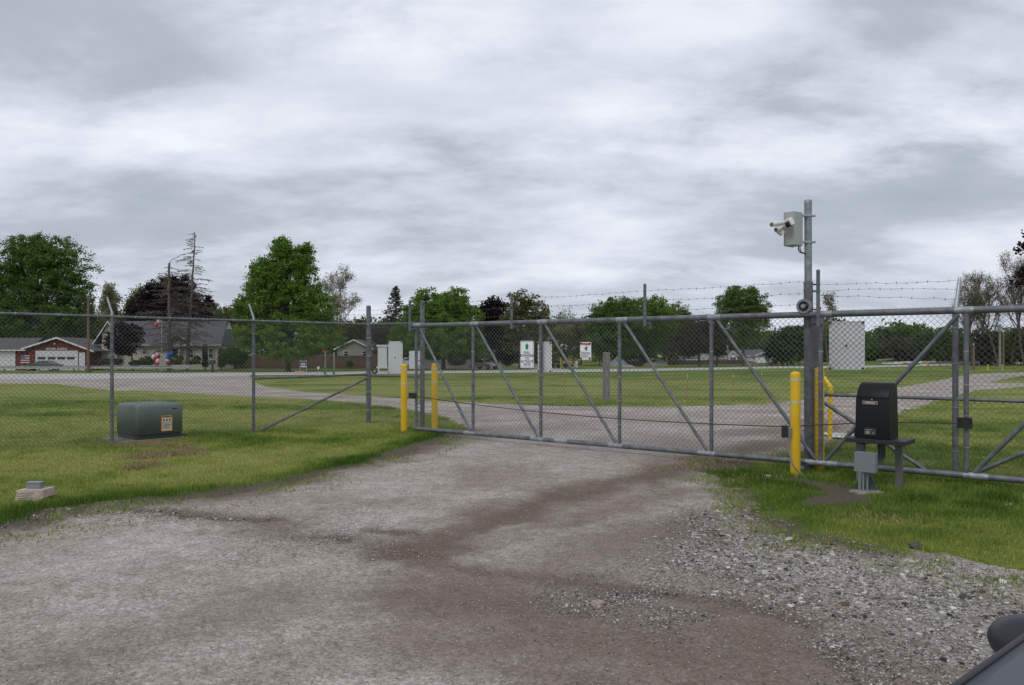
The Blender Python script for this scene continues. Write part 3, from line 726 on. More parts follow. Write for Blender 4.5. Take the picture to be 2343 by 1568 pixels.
def bullet(c, tip, r, label, loc):
    c, tip = Vector(c), Vector(tip); t = thing('security_camera', label, 'camera', tuple(c), 0, 'cameras on the grey cabinet'); d = (tip - c).normalized()
    m_ = MB(); m_.tube([c, c + d * .02, tip - d * .03, tip], [r * .7, r * .95, r, r * 1.08], 14); build('housing', m_, CAMW, t, True)
    m_ = MB(); m_.tube([tip, tip + d * .004], r * .8, 14); build('lens', m_, mat('lens_grey', (.16, .16, .16), .3), t, True)
    m_ = MB(); m_.tube([c + d * .02, Vector(loc)], .013, 8); m_.ell(loc, (.026, .026, .026)); build('mount', m_, CAMW, t, True)
D0 = PO.y - .17
bullet(P(1789, 511, D0), P(1765, 514, D0 - .18), .032, 'white bullet camera pointing furthest left from the cabinet', P(1796, 512, D0 + .04))
bullet(P(1790, 519, D0 - .02), P(1775, 526, D0 - .12), .031, 'short white round camera just under the leftmost one', P(1796, 522, D0 + .04))
t = thing('security_camera', 'largest white camera with a black front window on the cabinet door', 'camera', tuple(P(1806, 510, D0)), 0, 'cameras on the grey cabinet')
Mq = Matrix.Rotation(R(-28), 3, 'Y') @ Matrix.Rotation(R(30), 3, 'Z')
build('housing', MB().box(P(1803, 510, D0 - .06), (.085, .13, .105), Mq, .012), CAMW, t, True)
build('lens', MB().box(Vector(P(1799.5, 513, D0 - .06)) + Mq @ Vector((-.022, -.036, -.012)), (.045, .064, .075), Mq, .004), BLACK, t, True)
m_ = MB(); m_.tube([P(1808, 511, D0 - .02), P(1815, 509, D0 + .05)], .016, 8); m_.tube([P(1812, 509, D0 + .05), P(1816, 508.5, D0 + .07)], .036, 14); build('mount', m_, CAMW, t, True)
t = thing('security_camera', 'small angular white camera hanging lowest at the cabinet edge', 'camera', tuple(P(1785, 530, D0)), 0, 'cameras on the grey cabinet')
Mq = Matrix.Rotation(R(40), 3, 'Y'); build('housing', MB().box(P(1783, 530, D0), (.11, .09, .06), Mq, .008), CAMW, t, True)
build('mount', MB().tube([P(1786, 527, D0), P(1795, 524, D0 + .05)], .012, 8), CAMW, t, True)

# ---- left fence run, corner and short return
FA = GND(256, 13.5); FB = GND(580, 15.45); FC = GND(843, 17.35); FU = (FC - FA).normalized(); FNO = Vector((-FU.y, FU.x, 0))
RZ = 2.20
lf = thing('chain_link_fence', 'chain-link fence with slanted barb arms along the left lawn', 'fence', tuple(FA))
step = (FB - FA).length
FD = FA - FU * step; FE = FD - FU * step
for p in (FE, FD, FA, FB):
    build('line_post', MB().tube([p - Vector((0, 0, .05)), p + Vector((0, 0, RZ))], .030, 12), GALV, lf, True)
    e0 = p + Vector((0, 0, RZ + .02)); e1 = e0 + FNO * .10 + FU * -.04 + Vector((0, 0, .30))
    m_ = MB().tube([e0, e0 + Vector((0, 0, .05)), e1], [.026, .020, .015], 8); m_.ell(e1, (.021, .021, .021)); build('barb_arm', m_, GALV2, lf, True)
build('top_rail', MB().tube([FE + Vector((0, 0, RZ)), FC + Vector((0, 0, RZ))], .024, 10), GALV, lf, True)
build('corner_post', MB().tube([FC - Vector((0, 0, .05)), FC + Vector((0, 0, ZD(702, 17.35)))], .053, 16).ell(FC + Vector((0, 0, ZD(702, 17.35))), (.055, .055, .03)), GALV, lf, True)
build('mid_rail', MB().tube([FB + Vector((0, 0, 1.06)), FC + Vector((0, 0, 1.09))], .023, 10), GALV, lf, True)
build('brace', MB().tube([FB + FU * .15 + Vector((0, 0, .02)), FC + Vector((0, 0, 1.0)) - FU * .05], .024, 10), GALV, lf, True)
chain_link('chain_link_mesh', FE + FNO * .035, FU, 0, (FC - FE).length, .03, RZ + .02, lf)
m_ = MB()
for z in (.3, .7, 1.1, 1.5, 1.9, 2.2): ring(m_, FC + Vector((0, 0, z)), (0, 0, 1), .058, .02, 14)
for p in (FD, FA, FB):
    for z in (.35, .75, 1.15, 1.55, 1.95): ring(m_, p + Vector((0, 0, z)), (0, 0, 1), .033, .008)
for k in range(24):
    q = FE + FU * (k * .61 + .2) + Vector((0, 0, RZ))
    if (q - FE).length < (FC - FE).length: ring(m_, q, FU, .027, .012)
pieces('wire_tie', m_, GALV2, lf, True)
for j, f_ in enumerate((.30, .62, .95)):
    pts = []
    for p in (FE, FD, FA, FB): pts.append(p + Vector((0, 0, RZ + .07)) + (FNO * .13 + FU * -.06 + Vector((0, 0, .28))) * f_)
    pts.append(FC + Vector((0, 0, (2.32, 2.41, 2.51)[j])))
    barbed('barbed_wire', pts, lf, r=.0014, sag=.03, wig=.006, seed=20 + j)
rf_ = thing('chain_link_fence', 'short chain-link return fence between the thick corner post and the gate post', 'fence', tuple(FC))
FG = gpt(966, 0, -.35); FG = Vector((XD(966, 16.55), 16.55, 0)); RU = (FG - FC).normalized(); RN = Vector((-RU.y, RU.x, 0)); RL = (FG - FC).length
hz_ = ZD(691, 16.55)
build('gate_post', MB().tube([FG - Vector((0, 0, .05)), FG + Vector((0, 0, hz_))], .050, 16).ell(FG + Vector((0, 0, hz_)), (.052, .052, .03)), GALV, rf_, True)
build('top_rail', MB().tube([FC + Vector((0, 0, RZ)), FG + Vector((0, 0, RZ))], .024, 10), GALV, rf_, True)
build('mid_rail', MB().tube([FC + Vector((0, 0, 1.06)), FG + Vector((0, 0, 1.06))], .023, 10), GALV, rf_, True)
chain_link('chain_link_mesh', FC - RN * .03, RU, .08, RL - .08, .03, RZ + .02, rf_)
m_ = MB()
for z in (.3, .55, .8, 1.1, 1.4, 1.7, 2.0): ring(m_, FG + Vector((0, 0, z)), (0, 0, 1), .056, .02, 14); m_.box(FG - RU * .07 + Vector((0, 0, z)), (.03, .03, .03)); m_.box(FC + RU * .07 + Vector((0, 0, z)), (.03, .03, .03))
pieces('tension_band', m_, GALV, rf_, True)
for j in range(3):
    barbed('barbed_wire', [FC + Vector((0, 0, (2.32, 2.41, 2.51)[j])), FG + Vector((0, 0, (2.34, 2.44, 2.55)[j]))], rf_, r=.002, sag=.01, wig=.004, seed=30 + j)
# ---- right fence run behind the gate's tail
RO = -.42
ffe = thing('chain_link_fence', 'chain-link fence running behind the tail of the sliding gate on the right', 'fence', tuple(gpt(1868, 0, RO)))
sA, sB = gs(1866, RO), gs(2185, RO); sC = sB + (sB - sA)
def fr(s_, z): p = GA + GU * s_ + GN * RO; p.z = z; return p
for s_ in (sB, sC):
    build('line_post', MB().tube([fr(s_, -.05), fr(s_, 2.12)], .036, 12), GALV, ffe, True)
    e1 = fr(s_, 2.12) - GN * .22 + Vector((0, 0, .42)); e1.x += .02
    build('barb_arm', MB().tube([fr(s_, 2.10), e1], [.026, .021], 8), GALV2, ffe, True)
build('terminal_post', MB().tube([fr(sA, -.05), fr(sA, 2.12)], .045, 14), GALV, ffe, True)
build('top_rail', MB().tube([fr(sA, 2.12), fr(sC, 2.12)], .023, 10), GALV, ffe, True)
build('mid_rail', MB().tube([fr(sA, 1.0), fr(sB, 1.0)], .023, 10), GALV, ffe, True)
build('mid_rail', MB().tube([fr(sB, 1.0), fr(sC, 1.0)], .023, 10), GALV, ffe, True)
build('brace', MB().tube([fr(sA + .05, .93), fr(sB - .25, .02)], .025, 10), GALV, ffe, True)
build('brace', MB().tube([fr(sB + .1, .02), fr(sC - .05, .93)], .025, 10), GALV, ffe, True)
chain_link('chain_link_mesh', fr(0, 0) - GN * .035, GU, sA, sC, .03, 2.13, ffe)
m_ = MB()
for z in (.35, .9, 1.45, 1.9): ring(m_, fr(sB, z), (0, 0, 1), .040, .008)
for z in (.4, .7, 1.0, 1.3, 1.6, 1.9): m_.box(fr(sA + .07, z), (.035, .035, .025))
pieces('wire_tie', m_, GALV2, ffe, True)
e1 = lambda s_, f_: fr(s_, 2.14) + (GN * -.22 + Vector((.02, 0, .40))) * f_
za = (2.36, 2.42, 2.52)
for j, f_ in enumerate((.30, .60, .93)):
    p0 = Vector((PO.x + .12, PO.y, za[j]))
    barbed('barbed_wire', [p0, e1(sB, f_), e1(sC, f_)], ffe, r=.0023, sag=(.0, -.02, .015)[j], wig=.010, seed=40 + j)

# ---- signs hung on the mesh
def panel(name, label, cat, px0, px1, py0, py1, line, off, th=.006, m=WHITE, clips=True, rot=0, flange=False):
    if line == 'gate': f_ = lambda px: gpt(px, 0, off); U = GU; Nn = GN
    elif line == 'right': f_ = lambda px: gpt(px, 0, RO + off); U = GU; Nn = GN
    else:
        Nn = -RN if RN.y > 0 else RN; U = RU
        def f_(px):
            O = FC + Nn * off; r = (px - CX) / F; t = (r * O.y - O.x) / (U.x - r * U.y); p = O + U * t; p.z = 0; return p
    a, b_ = f_(px0), f_(px1); ym = (a.y + b_.y) / 2; z1, z0 = ZD(py0, ym), ZD(py1, ym); c = (a + b_) / 2; c.z = (z0 + z1) / 2; w_ = (b_ - a).length
    t = thing(name, label, cat, (c.x, c.y, z0)); M = Matrix((U, -Nn, Vector((0, 0, 1)))).transposed()
    build('board', MB().box(c, (w_, th, z1 - z0), M, .002), m, t, True)
    if flange:
        build('flange', MB().box(c + Vector((0, 0, (z1 - z0) / 2 - .02)) + Nn * .01, (w_ + .06, .03, .04), M), WHITE, t, True); build('flange', MB().box(c - Vector((0, 0, (z1 - z0) / 2 - .02)) + Nn * .01, (w_ + .04, .03, .04), M), WHITE, t, True)
    elif clips:
        m_ = MB()
        for i in (-1, 1):
            for k in (-1, 1): m_.box(c + U * i * (w_ / 2 - .02) + Vector((0, 0, k * ((z1 - z0) / 2 - .02))) + Nn * .012, (.025, .02, .025), M)
        if clips == 5: m_.box(c + Nn * .012, (.02, .02, .02), M)
        pieces('clip', m_, mat('clip_maroon', (.10, .02, .03), .5), t, True)
    return t, c, w_, z1 - z0, U, Nn
panel('sign_board', 'large blank white board wired to the fence right of the tall pole', 'sign', 1896, 1978, 735, 846, 'right', -.05, clips=5)
panel('sign_board', 'blank white board on the short return fence, the biggest one left of the gate', 'sign', 888, 921, 781, 855, 'ret', -.05, clips=5)
panel('sign_board', 'narrow blank white board with flanged ends nearest the thick corner post', 'sign', 864, 885, 789, 843, 'ret', -.09, flange=True)
panel('sign_board', 'small blank white board partly behind the left end of the gate', 'sign', 936, 962, 803, 844, 'ret', -.07, clips=False)
panel('sign_board', 'blank white board behind the gate mesh beside the arrow sign', 'sign', 1230, 1262, 782, 852, 'gate', -.06, clips=4)
t, c, w_, h_, U, Nn = panel('arrow_sign', 'white sign with green arrow reading PULL FORWARD TO ACTIVATE GATE on the gate', 'sign', 1190, 1221, 780, 842, 'gate', .045, clips=False)
def rrect(w, h, r, n=5):
    o_ = []
    for (sx, sy, a0) in ((1, 1, 0), (-1, 1, 90), (-1, -1, 180), (1, -1, 270)):
        for k in range(n + 1):
            a = R(a0 + 90 * k / n); o_.append((sx * (w / 2 - r) + r * math.cos(a), sy * (h / 2 - r) + r * math.sin(a)))
    return o_
for ch in [x for x in t.children]: bpy.data.objects.remove(ch)
Mf = frame(c, U, Nn)
def rplate(w, h, r, z0, z1):
    o_ = rrect(w, h, r); n_ = len(o_); v = [Mf @ Vector((a, b_, z0)) for a, b_ in o_] + [Mf @ Vector((a, b_, z1)) for a, b_ in o_]
    return MB().add(v, [tuple(range(n_ - 1, -1, -1)), tuple(range(n_, 2 * n_))] + [(i, (i + 1) % n_, (i + 1) % n_ + n_, i + n_) for i in range(n_)])
def rring(w, h, r, t_, z):
    a = rrect(w, h, r); b_ = rrect(w - 2 * t_, h - 2 * t_, max(r - t_, .005)); n_ = len(a)
    v = [Mf @ Vector((p[0], p[1], z)) for p in a] + [Mf @ Vector((p[0], p[1], z)) for p in b_]
    return MB().add(v, [(i, (i + 1) % n_, (i + 1) % n_ + n_, i + n_) for i in range(n_)])
build('board', rplate(w_, h_, .035, -.002, .002), WHITE, t, True)
build('border', rring(w_ - .022, h_ - .022, .028, .006, .0035), SIGNBLK, t, True)
ar = [(0, .20), (.038, .155), (.020, .155), (.020, .10), (-.020, .10), (-.020, .155), (-.038, .155)]
kx, ky = w_ / .27, h_ / .47
ar = [(0, .195), (.042, .142), (.026, .142), (.026, .085), (-.026, .085), (-.026, .142), (-.042, .142)]
build('arrow', MB().add([Mf @ Vector((a * kx, b_ * ky, .0036)) for a, b_ in ar], [(0, 1, 2, 5, 6), (2, 3, 4, 5)]), GREENP, t, True)
for i, wd in enumerate(('PULL', 'FORWARD', 'TO', 'ACTIVATE', 'GATE')):
    text('lettering', wd, .062 * ky, Mf @ Matrix.Translation((0, (.030 - i * .052) * ky, .0038)) @ Matrix.Scale(.92 * kx, 4, (1, 0, 0)), SIGNBLK, t, bold=.0012, spacing=.98)
t, c, w_, h_, U, Nn = panel('warning_sign', 'white warning notice with an orange heading and crush pictogram on the gate', 'sign', 1327, 1352, 783, 823, 'gate', .05, clips=4)
Mf = frame(c, U, Nn); Mf = Mf @ Matrix.Rotation(R(-3), 4, 'Z')
def rectm(x0, x1, y0, y1, z=.004): return MB().add([Mf @ Vector(p) for p in ((x0, y0, z), (x1, y0, z), (x1, y1, z), (x0, y1, z))], [(0, 1, 2, 3)])
build('heading', rectm(-w_ * .42, w_ * .42, h_ * .33, h_ * .45), ORANGE, t, True)
text('lettering', 'WARNING', h_ * .11, Mf @ Matrix.Translation((0, h_ * .39, .0046)), SIGNBLK, t, bold=.001)
m_ = MB(); m_.v = []; 
for (x0, x1, y0, y1) in ((.04, .12, .02, .27), (-.12, .04, .10, .18), (-.04, .0, .18, .30), (-.02, .02, .0, .10)):
    k = len(m_.v); m_.add([Mf @ Vector(p) for p in ((x0 * w_, y0 * h_, .0046), (x1 * w_, y0 * h_, .0046), (x1 * w_ + .01, y1 * h_, .0046), (x0 * w_ + .01, y1 * h_, .0046))], [(0, 1, 2, 3)])
build('pictogram', m_, SIGNBLK, t, True)
for i, s_ in enumerate(('Moving Gate Can Cause', 'Serious Injury Or Death')): text('lettering', s_, h_ * .062, Mf @ Matrix.Translation((0, h_ * (-.08 - .065 * i), .0046)), SIGNBLK, t, bold=.0008)
m_ = MB()
for i in range(6):
    y_ = h_ * (-.21 - .038 * i); xw = w_ * (.42 if i % 2 == 0 else .25)
    m_.add([Mf @ Vector(p) for p in ((-w_ * .42, y_, .0046), (xw - w_ * .02, y_, .0046), (xw - w_ * .02, y_ + h_ * .012, .0046), (-w_ * .42, y_ + h_ * .012, .0046))], [(0, 1, 2, 3)])
pieces('small_print', m_, SIGNBLK, t, True)

# ---- bollards
def bollard(px, py_top, py_base, label, D=None, rr=.064):
    D = D or GD(py_base); p = GND(px, D); top = ZD(py_top, D); t = thing('bollard', label, 'bollard', tuple(p), 0, 'yellow bollards round the gate')
    m_ = MB(); hs = [-.05, top - .05, top - .025, top - .008, top]; m_.tube([(0, 0, h) for h in hs], [rr, rr, rr * .95, rr * .75, rr * .3], 24); m_.sm = [True] * len(m_.sm)
    build('sleeve', m_, YEL, t)
    for z in (top - .105, top - .395): build('reflective_band', MB().tube([(0, 0, z - .013), (0, 0, z + .013)], rr + .0015, 24, cap=False), TAPE, t)
    return t, p, top
bollard(924, 833, 987, 'yellow bollard standing in the grass in front of the left gate end')
bollard(994, 831.5, 980, 'yellow bollard seen through the mesh behind the left gate end')
bR, bp_, bt = bollard(1819, 850, 1087, 'nearest yellow bollard, beside the tall pole, with a grey conduit at its foot')
bollard(1874, 840, 1074, 'yellow bollard hidden partly by the gate upright right of the tall pole')
t = thing('yellow_stand', 'bent yellow square tube stand in the gravel behind the gate', 'stand', tuple(GND(1898, 14.3)))
build('tube', MB().tube([GND(1898, 14.3) + Vector((0, 0, -.05)), P(1900, 887, 14.3), P(1883, 863, 14.6), P(1874, 850, 14.8)], .045, 4, smooth=False), YEL2, t, True)
# photo-eye on the near bollard with its conduit
q = Vector((bp_.x - .12, bp_.y - .02, ZD(986, bp_.y)))
t = thing('photo_eye', 'dark photo-eye sensor with a grey back box on the near bollard', 'sensor', tuple(q))
build('sensor', MB().box(q + Vector((-.035, -.03, 0)), (.075, .06, .155), Matrix.Rotation(R(-10), 3, 'Z'), .006), BLACKM, t, True)
build('back_box', MB().box(q + Vector((.03, 0, -.01)), (.055, .07, .115), Matrix.Rotation(R(-10), 3, 'Z'), .004), GREYBOX, t, True)
zb = q.z - .07
build('conduit', MB().tube([q + Vector((.02, -.02, -.06)), (q.x + .02, q.y - .03, zb - .14), (q.x + .02, q.y - .05, .30), (q.x + .05, q.y - .08, .15), (q.x + .12, q.y - .10, .06), (q.x + .20, q.y - .10, .0), (q.x + .24, q.y - .10, -.05)], .011, 8), GREYBOX, t, True)

# ---- gate operator on its stand
D0 = 9.15
oc = Vector((XD(2016, D0), D0 + .12, 0)); yaw = R(-42)                       # front face turned a little to the left
MY = Matrix.Rotation(yaw, 3, 'Z'); MY4 = Matrix.Translation(oc) @ Matrix.Rotation(yaw, 4, 'Z')
zt0 = ZD(1006, D0); ztop = ZD(878, D0)
op = thing('gate_operator', 'black gate operator with a curved hood standing on a black plate', 'gate operator', (oc.x, oc.y, zt0))
def opl(p): return MY4 @ Vector(p)
hh_ = ztop - zt0; wv = .385; dp = .34
prof = [(-dp / 2, 0), (-dp / 2 + .004, hh_ * .72), (-dp / 2 + .03, hh_ * .80), (-dp / 2 + .07, hh_ * .885), (-dp / 2 + .13, hh_ * .965), (-dp / 2 + .18, hh_ * .995), (dp / 2 - .10, hh_), (dp / 2 - .05, hh_ * .985), (dp / 2 - .012, hh_ * .93), (dp / 2 - .005, hh_ * .8), (dp / 2, 0)]
n_ = len(prof); vs = []; rows = [(-wv / 2, .012), (-wv / 2 + .008, .003), (-wv / 2 + .02, 0), (wv / 2 - .02, 0), (wv / 2 - .008, .003), (wv / 2, .012)]
for (xx, ins) in rows:
    for (yy, zz) in prof:
        tp = 1 - .05 * (zz / hh_); vs.append(opl((xx * tp, (yy) * (1 - ins * 4) * (1 if zz < hh_ * .5 else 1), zt0 + .012 + zz - (ins * 1.2 if zz > hh_ * .5 else 0))))
fs = []
for i in range(len(rows) - 1):
    for k in range(n_ - 1): fs.append((i * n_ + k, i * n_ + k + 1, (i + 1) * n_ + k + 1, (i + 1) * n_ + k))
m_ = MB().add(vs, fs, True); m_.add(vs[:n_], [tuple(range(n_))]); m_.add(vs[-n_:], [tuple(range(n_ - 1, -1, -1))])
build('hood', m_, mat('operator_black', (.005, .0055, .0065), .40, 0, .1, 20, .04, 400, spec=.25), op, True)
build('seam', MB().box(opl((0, -dp / 2 - .0005, zt0 + .012 + hh_ * .735)), (wv * .97, .006, .006), MY), mat('gap_black', (.003, .003, .003), .9), op, True)
Ml = frame(opl((-.02, -dp / 2 - .002, zt0 + hh_ * .66)), MY @ Vector((1, 0, 0)), MY @ Vector((0, -1, 0)))
m_ = MB()
for (w2, h2, z, nm_, mm) in ((.165, .036, .002, 'badge', mat('badge_white', (.55, .55, .53), .4)), (.157, .028, .003, 'badge_field', mat('badge_maroon', (.16, .015, .03), .4))):
    build(nm_, MB().add([Ml @ Vector(p) for p in ((-w2 / 2, -h2 / 2, z), (w2 / 2, -h2 / 2, z), (w2 / 2, h2 / 2, z), (-w2 / 2, h2 / 2, z))], [(0, 1, 2, 3)]), mm, op, True)
text('lettering', 'LiftMaster', .030, Ml @ Matrix.Translation((0, 0, .004)), mat('badge_white', (.55, .55, .53)), op, bold=.0006)
build('lock', MB().tube([opl((-.0, -dp / 2 + .0, zt0 + hh_ * .72)), opl((0, -dp / 2 - .012, zt0 + hh_ * .72))], .009, 10), GALV2, op, True)
m_ = MB().box(opl((-.02, -dp / 2 - .004, zt0 + .09)), (.135, .014, .085), MY, .008); build('control_panel', m_, mat('panel_black', (.05, .05, .05), .4), op, True)
m_ = MB().box(opl((-.045, -dp / 2 - .012, zt0 + .085)), (.045, .006, .035), MY); m_.tube([opl((.02, -dp / 2 - .008, zt0 + .08)), opl((.02, -dp / 2 - .022, zt0 + .08))], .010, 10)
m_.box(opl((-.03, -dp / 2 - .012, zt0 + .118)), (.07, .006, .008), MY); build('reset_switch', m_, mat('switch_grey', (.25, .26, .24), .5), op, True)
m_ = MB().box(opl((.0, -dp / 2 - .006, zt0 + .135)), (.15, .02, .012), MY, .004); build('lip', m_, BLACK, op, True)
m_ = MB().box(opl((-wv / 2 - .03, .0, zt0 + .07)), (.05, .10, .10), MY, .01); build('side_hub', m_, BLACK, op, True)
st = thing('operator_stand', 'black steel plate on two grey legs carrying the gate operator', 'stand', (oc.x, oc.y, 0))
build('plate', MB().box(opl((.035, .0, zt0 - .018)), (.66, .42, .05), MY, .004), BLACKM, st, True)
LEG = mat('leg_grey', (.15, .165, .155), .5, .1, .1, 4)
build('leg', MB().box(opl((-.185, .02, (zt0 - .04) / 2 - .02)), (.088, .088, zt0 - .0), MY, .004), LEG, st, True)
lgR = Vector((XD(2071, 9.05), 9.10, 0))
build('leg', MB().box(lgR + Vector((0, .10, (zt0 - .04) / 2 - .02)), (.072, .072, zt0 - .0), MY, .004), LEG, st, True)
# junction box with conduits on a concrete footing
jb = thing('junction_box', 'square grey electrical box on three conduits below the operator', 'junction box', (XD(1983, 8.95), 8.95, 0))
D1 = 8.9; jc = P(1981, 1057, D1)
build('box', MB().box(jc, (.225, .09, ZD(1035, D1) - ZD(1079, D1)), MY, .006), GREYBOX, jb, True)
build('lid', MB().box(jc + MY @ Vector((0, -.048, 0)), (.232, .010, ZD(1035, D1) - ZD(1079, D1) + .006), MY, .003), GREYBOX, jb, True)
m_ = MB()
for dx in (-.092, .092):
    m_.tube([jc + MY @ Vector((dx, -.05, 0)), jc + MY @ Vector((dx, -.056, 0))], .006, 8)
pieces('screw', m_, GALV2, jb, True)
for dx in (-.075, -.035, .012): build('conduit', MB().tube([jc + Vector((dx, .0, -.10)), Vector((jc.x + dx, jc.y, -.02))], .0135, 10), GREYBOX, jb, True)
m_ = MB()
for k in range(3):
    p0 = opl((.02 + .03 * k, 0, zt0 - .04)); x1 = jc.x + .075 + .024 * k
    m_.tube([p0, (p0.x, p0.y - .02, .36), (x1 + .03, p0.y - .09, .18), (x1, D1 + .03, .02), (x1, D1 + .03, -.03)], .0145, 8)
pieces('flexible_conduit', m_, mat('dark_conduit', (.035, .04, .045), .5), op, True)
m_ = MB(); q = opl((-.18, -.1, zt0 - .04)); m_.tube([q, q + Vector((.03, 0, -.025)), q + Vector((.10, 0, -.035)), q + Vector((.15, 0, -.015)), q + Vector((.17, 0, .0))], .005, 6); build('loose_cable', m_, BLACK, op, True)
ft = MB().box((jc.x + .01, jc.y, -.012), (.34, .20, .05), Matrix.Rotation(R(8), 3, 'Z'), .02); o = build('footing', ft, mat('dirty_concrete', (.24, .22, .19), .9, 0, .35, 14, .4, 40)); tag(o, 'rough concrete footing under the conduits of the junction box', 'footing')

# ---- green pad transformer
a_ = GND(314, GD(1012)); b_ = GND(418, GD(1003)); U1 = (b_ - a_).normalized(); w1 = (b_ - a_).length
V1 = Vector((-U1.y, U1.x, 0)); d1 = .86
tr_ = thing('pad_transformer', 'green padmount transformer cabinet with a warning label behind the left fence', 'transformer', tuple(a_ + U1 * w1 / 2))
M1 = Matrix((U1, V1, Vector((0, 0, 1)))).transposed(); cc = a_ + U1 * w1 / 2 + V1 * d1 / 2
GRN = mat('transformer_green', (.13, .158, .140), .55, 0, .10, 3)
hT = .655
rows = []; 
def trow(z, ins): 
    o_ = rrect(w1 - 2 * ins, d1 - 2 * ins, max(.035 - ins * .2, .015), 4); return [cc + U1 * p[0] + V1 * p[1] + Vector((0, 0, z)) for p in o_]
lv = [(.0, .02), (.12, .02), (.121, -.005), (hT - .055, -.005), (hT - .03, .003), (hT - .012, .016), (hT - .003, .035), (hT + .008, .10)]
vs = []; 
for z, ins in lv: vs += trow(z, ins)
nn_ = len(trow(0, 0)); fs = [(r * nn_ + k, r * nn_ + (k + 1) % nn_, (r + 1) * nn_ + (k + 1) % nn_, (r + 1) * nn_ + k) for r in range(len(lv) - 1) for k in range(nn_)]
m_ = MB().add(vs, fs, True); m_.add(vs[-nn_:], [tuple(range(nn_))]); build('cabinet', m_, GRN, tr_, True)
sill = [p for z, ins in ((-.03, .012), (.12, .012)) for p in trow(z, ins)]
build('sill', MB().add(sill, [(k, (k + 1) % nn_, (k + 1) % nn_ + nn_, k + nn_) for k in range(nn_)]), mat('sill_dark', (.03, .036, .03), .6), tr_, True)
m_ = MB()
for k in (-.28, .25): m_.box(cc + U1 * k - V1 * (d1 / 2 - .02) + Vector((0, 0, hT - .10)), (.09, .05, .018), M1)
for k in (-.2, .2): m_.box(cc + U1 * k + Vector((0, 0, hT)), (.10, .03, .02), M1)
pieces('hinge', m_, BLACKM, tr_, True)
Ml = frame(cc + U1 * .11 - V1 * (d1 / 2 + .0085) + Vector((0, 0, .30)), U1, -V1)
def lab(x0, x1, y0, y1, z): return MB().add([Ml @ Vector(p) for p in ((x0, y0, z), (x1, y0, z), (x1, y1, z), (x0, y1, z))], [(0, 1, 2, 3)])
build('label', lab(-.10, .10, -.14, .14, 0), mat('label_orange', (.72, .33, .03), .5), tr_, True)
m_ = lab(-.085, .085, -.125, -.045, .002); m2 = lab(-.085, .085, -.02, .095, .002); m_.add(m2.v, m2.f); pieces('label_field', m_, mat('label_white', (.6, .6, .58), .5), tr_, True)
text('lettering', 'WARNING', .035, Ml @ Matrix.Translation((0, .117, .003)), SIGNBLK, tr_, bold=.001)
text('lettering', 'WARNING', .024, Ml @ Matrix.Translation((0, -.032, .003)), SIGNBLK, tr_, bold=.0005)
m_ = MB()
for i in range(3):
    q_ = lab(-.07 + i * .055, -.04 + i * .055, .04, .075, .003); m_.add(q_.v, q_.f)
for i in range(3):
    q_ = lab(-.08, .078, .018 - i * .012, .022 - i * .012, .003); m_.add(q_.v, q_.f); q_ = lab(-.08, .07, -.06 - i * .02, -.053 - i * .02, .003); m_.add(q_.v, q_.f)
pieces('label_print', m_, SIGNBLK, tr_, True)
o = build('transformer_pad', MB().box(cc + Vector((0, 0, .0)) - U1 * .12, (w1 + .30, d1 + .10, .07), M1, .015), mat('pad_grey', (.16, .155, .15), .8, 0, .2, 6)); tag(o, 'dark concrete pad under the green transformer', 'pad')

# ---- grey vent box on a bleached foam block, left foreground
D2 = GD(1147); bc = GND(78, D2)
o = thing('foam_block', 'bleached pinkish block with faded print lying at the left drive edge', 'block', tuple(bc))
FOAM = mat('bleached_foam', (.46, .37, .31), .9, 0, .28, 14, .6, 25)
w2 = .30; hB = ZD(1119, D2)
pr = [(-w2 / 2, .02), (-w2 / 2 + .03, hB * .85), (-w2 / 2 + .01, hB), (w2 / 2, hB * 1.04), (w2 / 2 + .005, hB * .4), (w2 * .32, 0), (w2 * .1, .035), (-w2 * .2, -.01)]
m_ = MB().prism([(bc.x + a, b__) for a, b__ in pr], bc.y - .10, bc.y + .13); build('body', m_, FOAM, o, True)
m_ = MB()
for i in range(4):
    m_.add([(bc.x - .12, bc.y - .1015, hB * .72 - i * .025), (bc.x + (.03 if i % 2 else .06), bc.y - .1015, hB * .76 - i * .024), (bc.x + (.03 if i % 2 else .06), bc.y - .1015, hB * .76 + .007 - i * .024), (bc.x - .12, bc.y - .1015, hB * .72 + .007 - i * .025)], [(0, 1, 2, 3)])
pieces('faded_print', m_, mat('print_grey', (.22, .18, .16), .9), o, True)
o = thing('utility_box', 'small flat grey metal box sitting on the bleached block', 'box', (bc.x, bc.y, hB))
gbz = hB + .032
build('body', MB().box((bc.x + .0, bc.y + .02, gbz), (.155, .07, .075), Matrix.Rotation(R(-6), 3, 'Z'), .004), GREYBOX, o, True)
build('lid', MB().box((bc.x + .0, bc.y + .02, gbz + .040), (.165, .08, .008), Matrix.Rotation(R(-6), 3, 'Z'), .003), mat('lid_grey', (.24, .26, .29), .45), o, True)
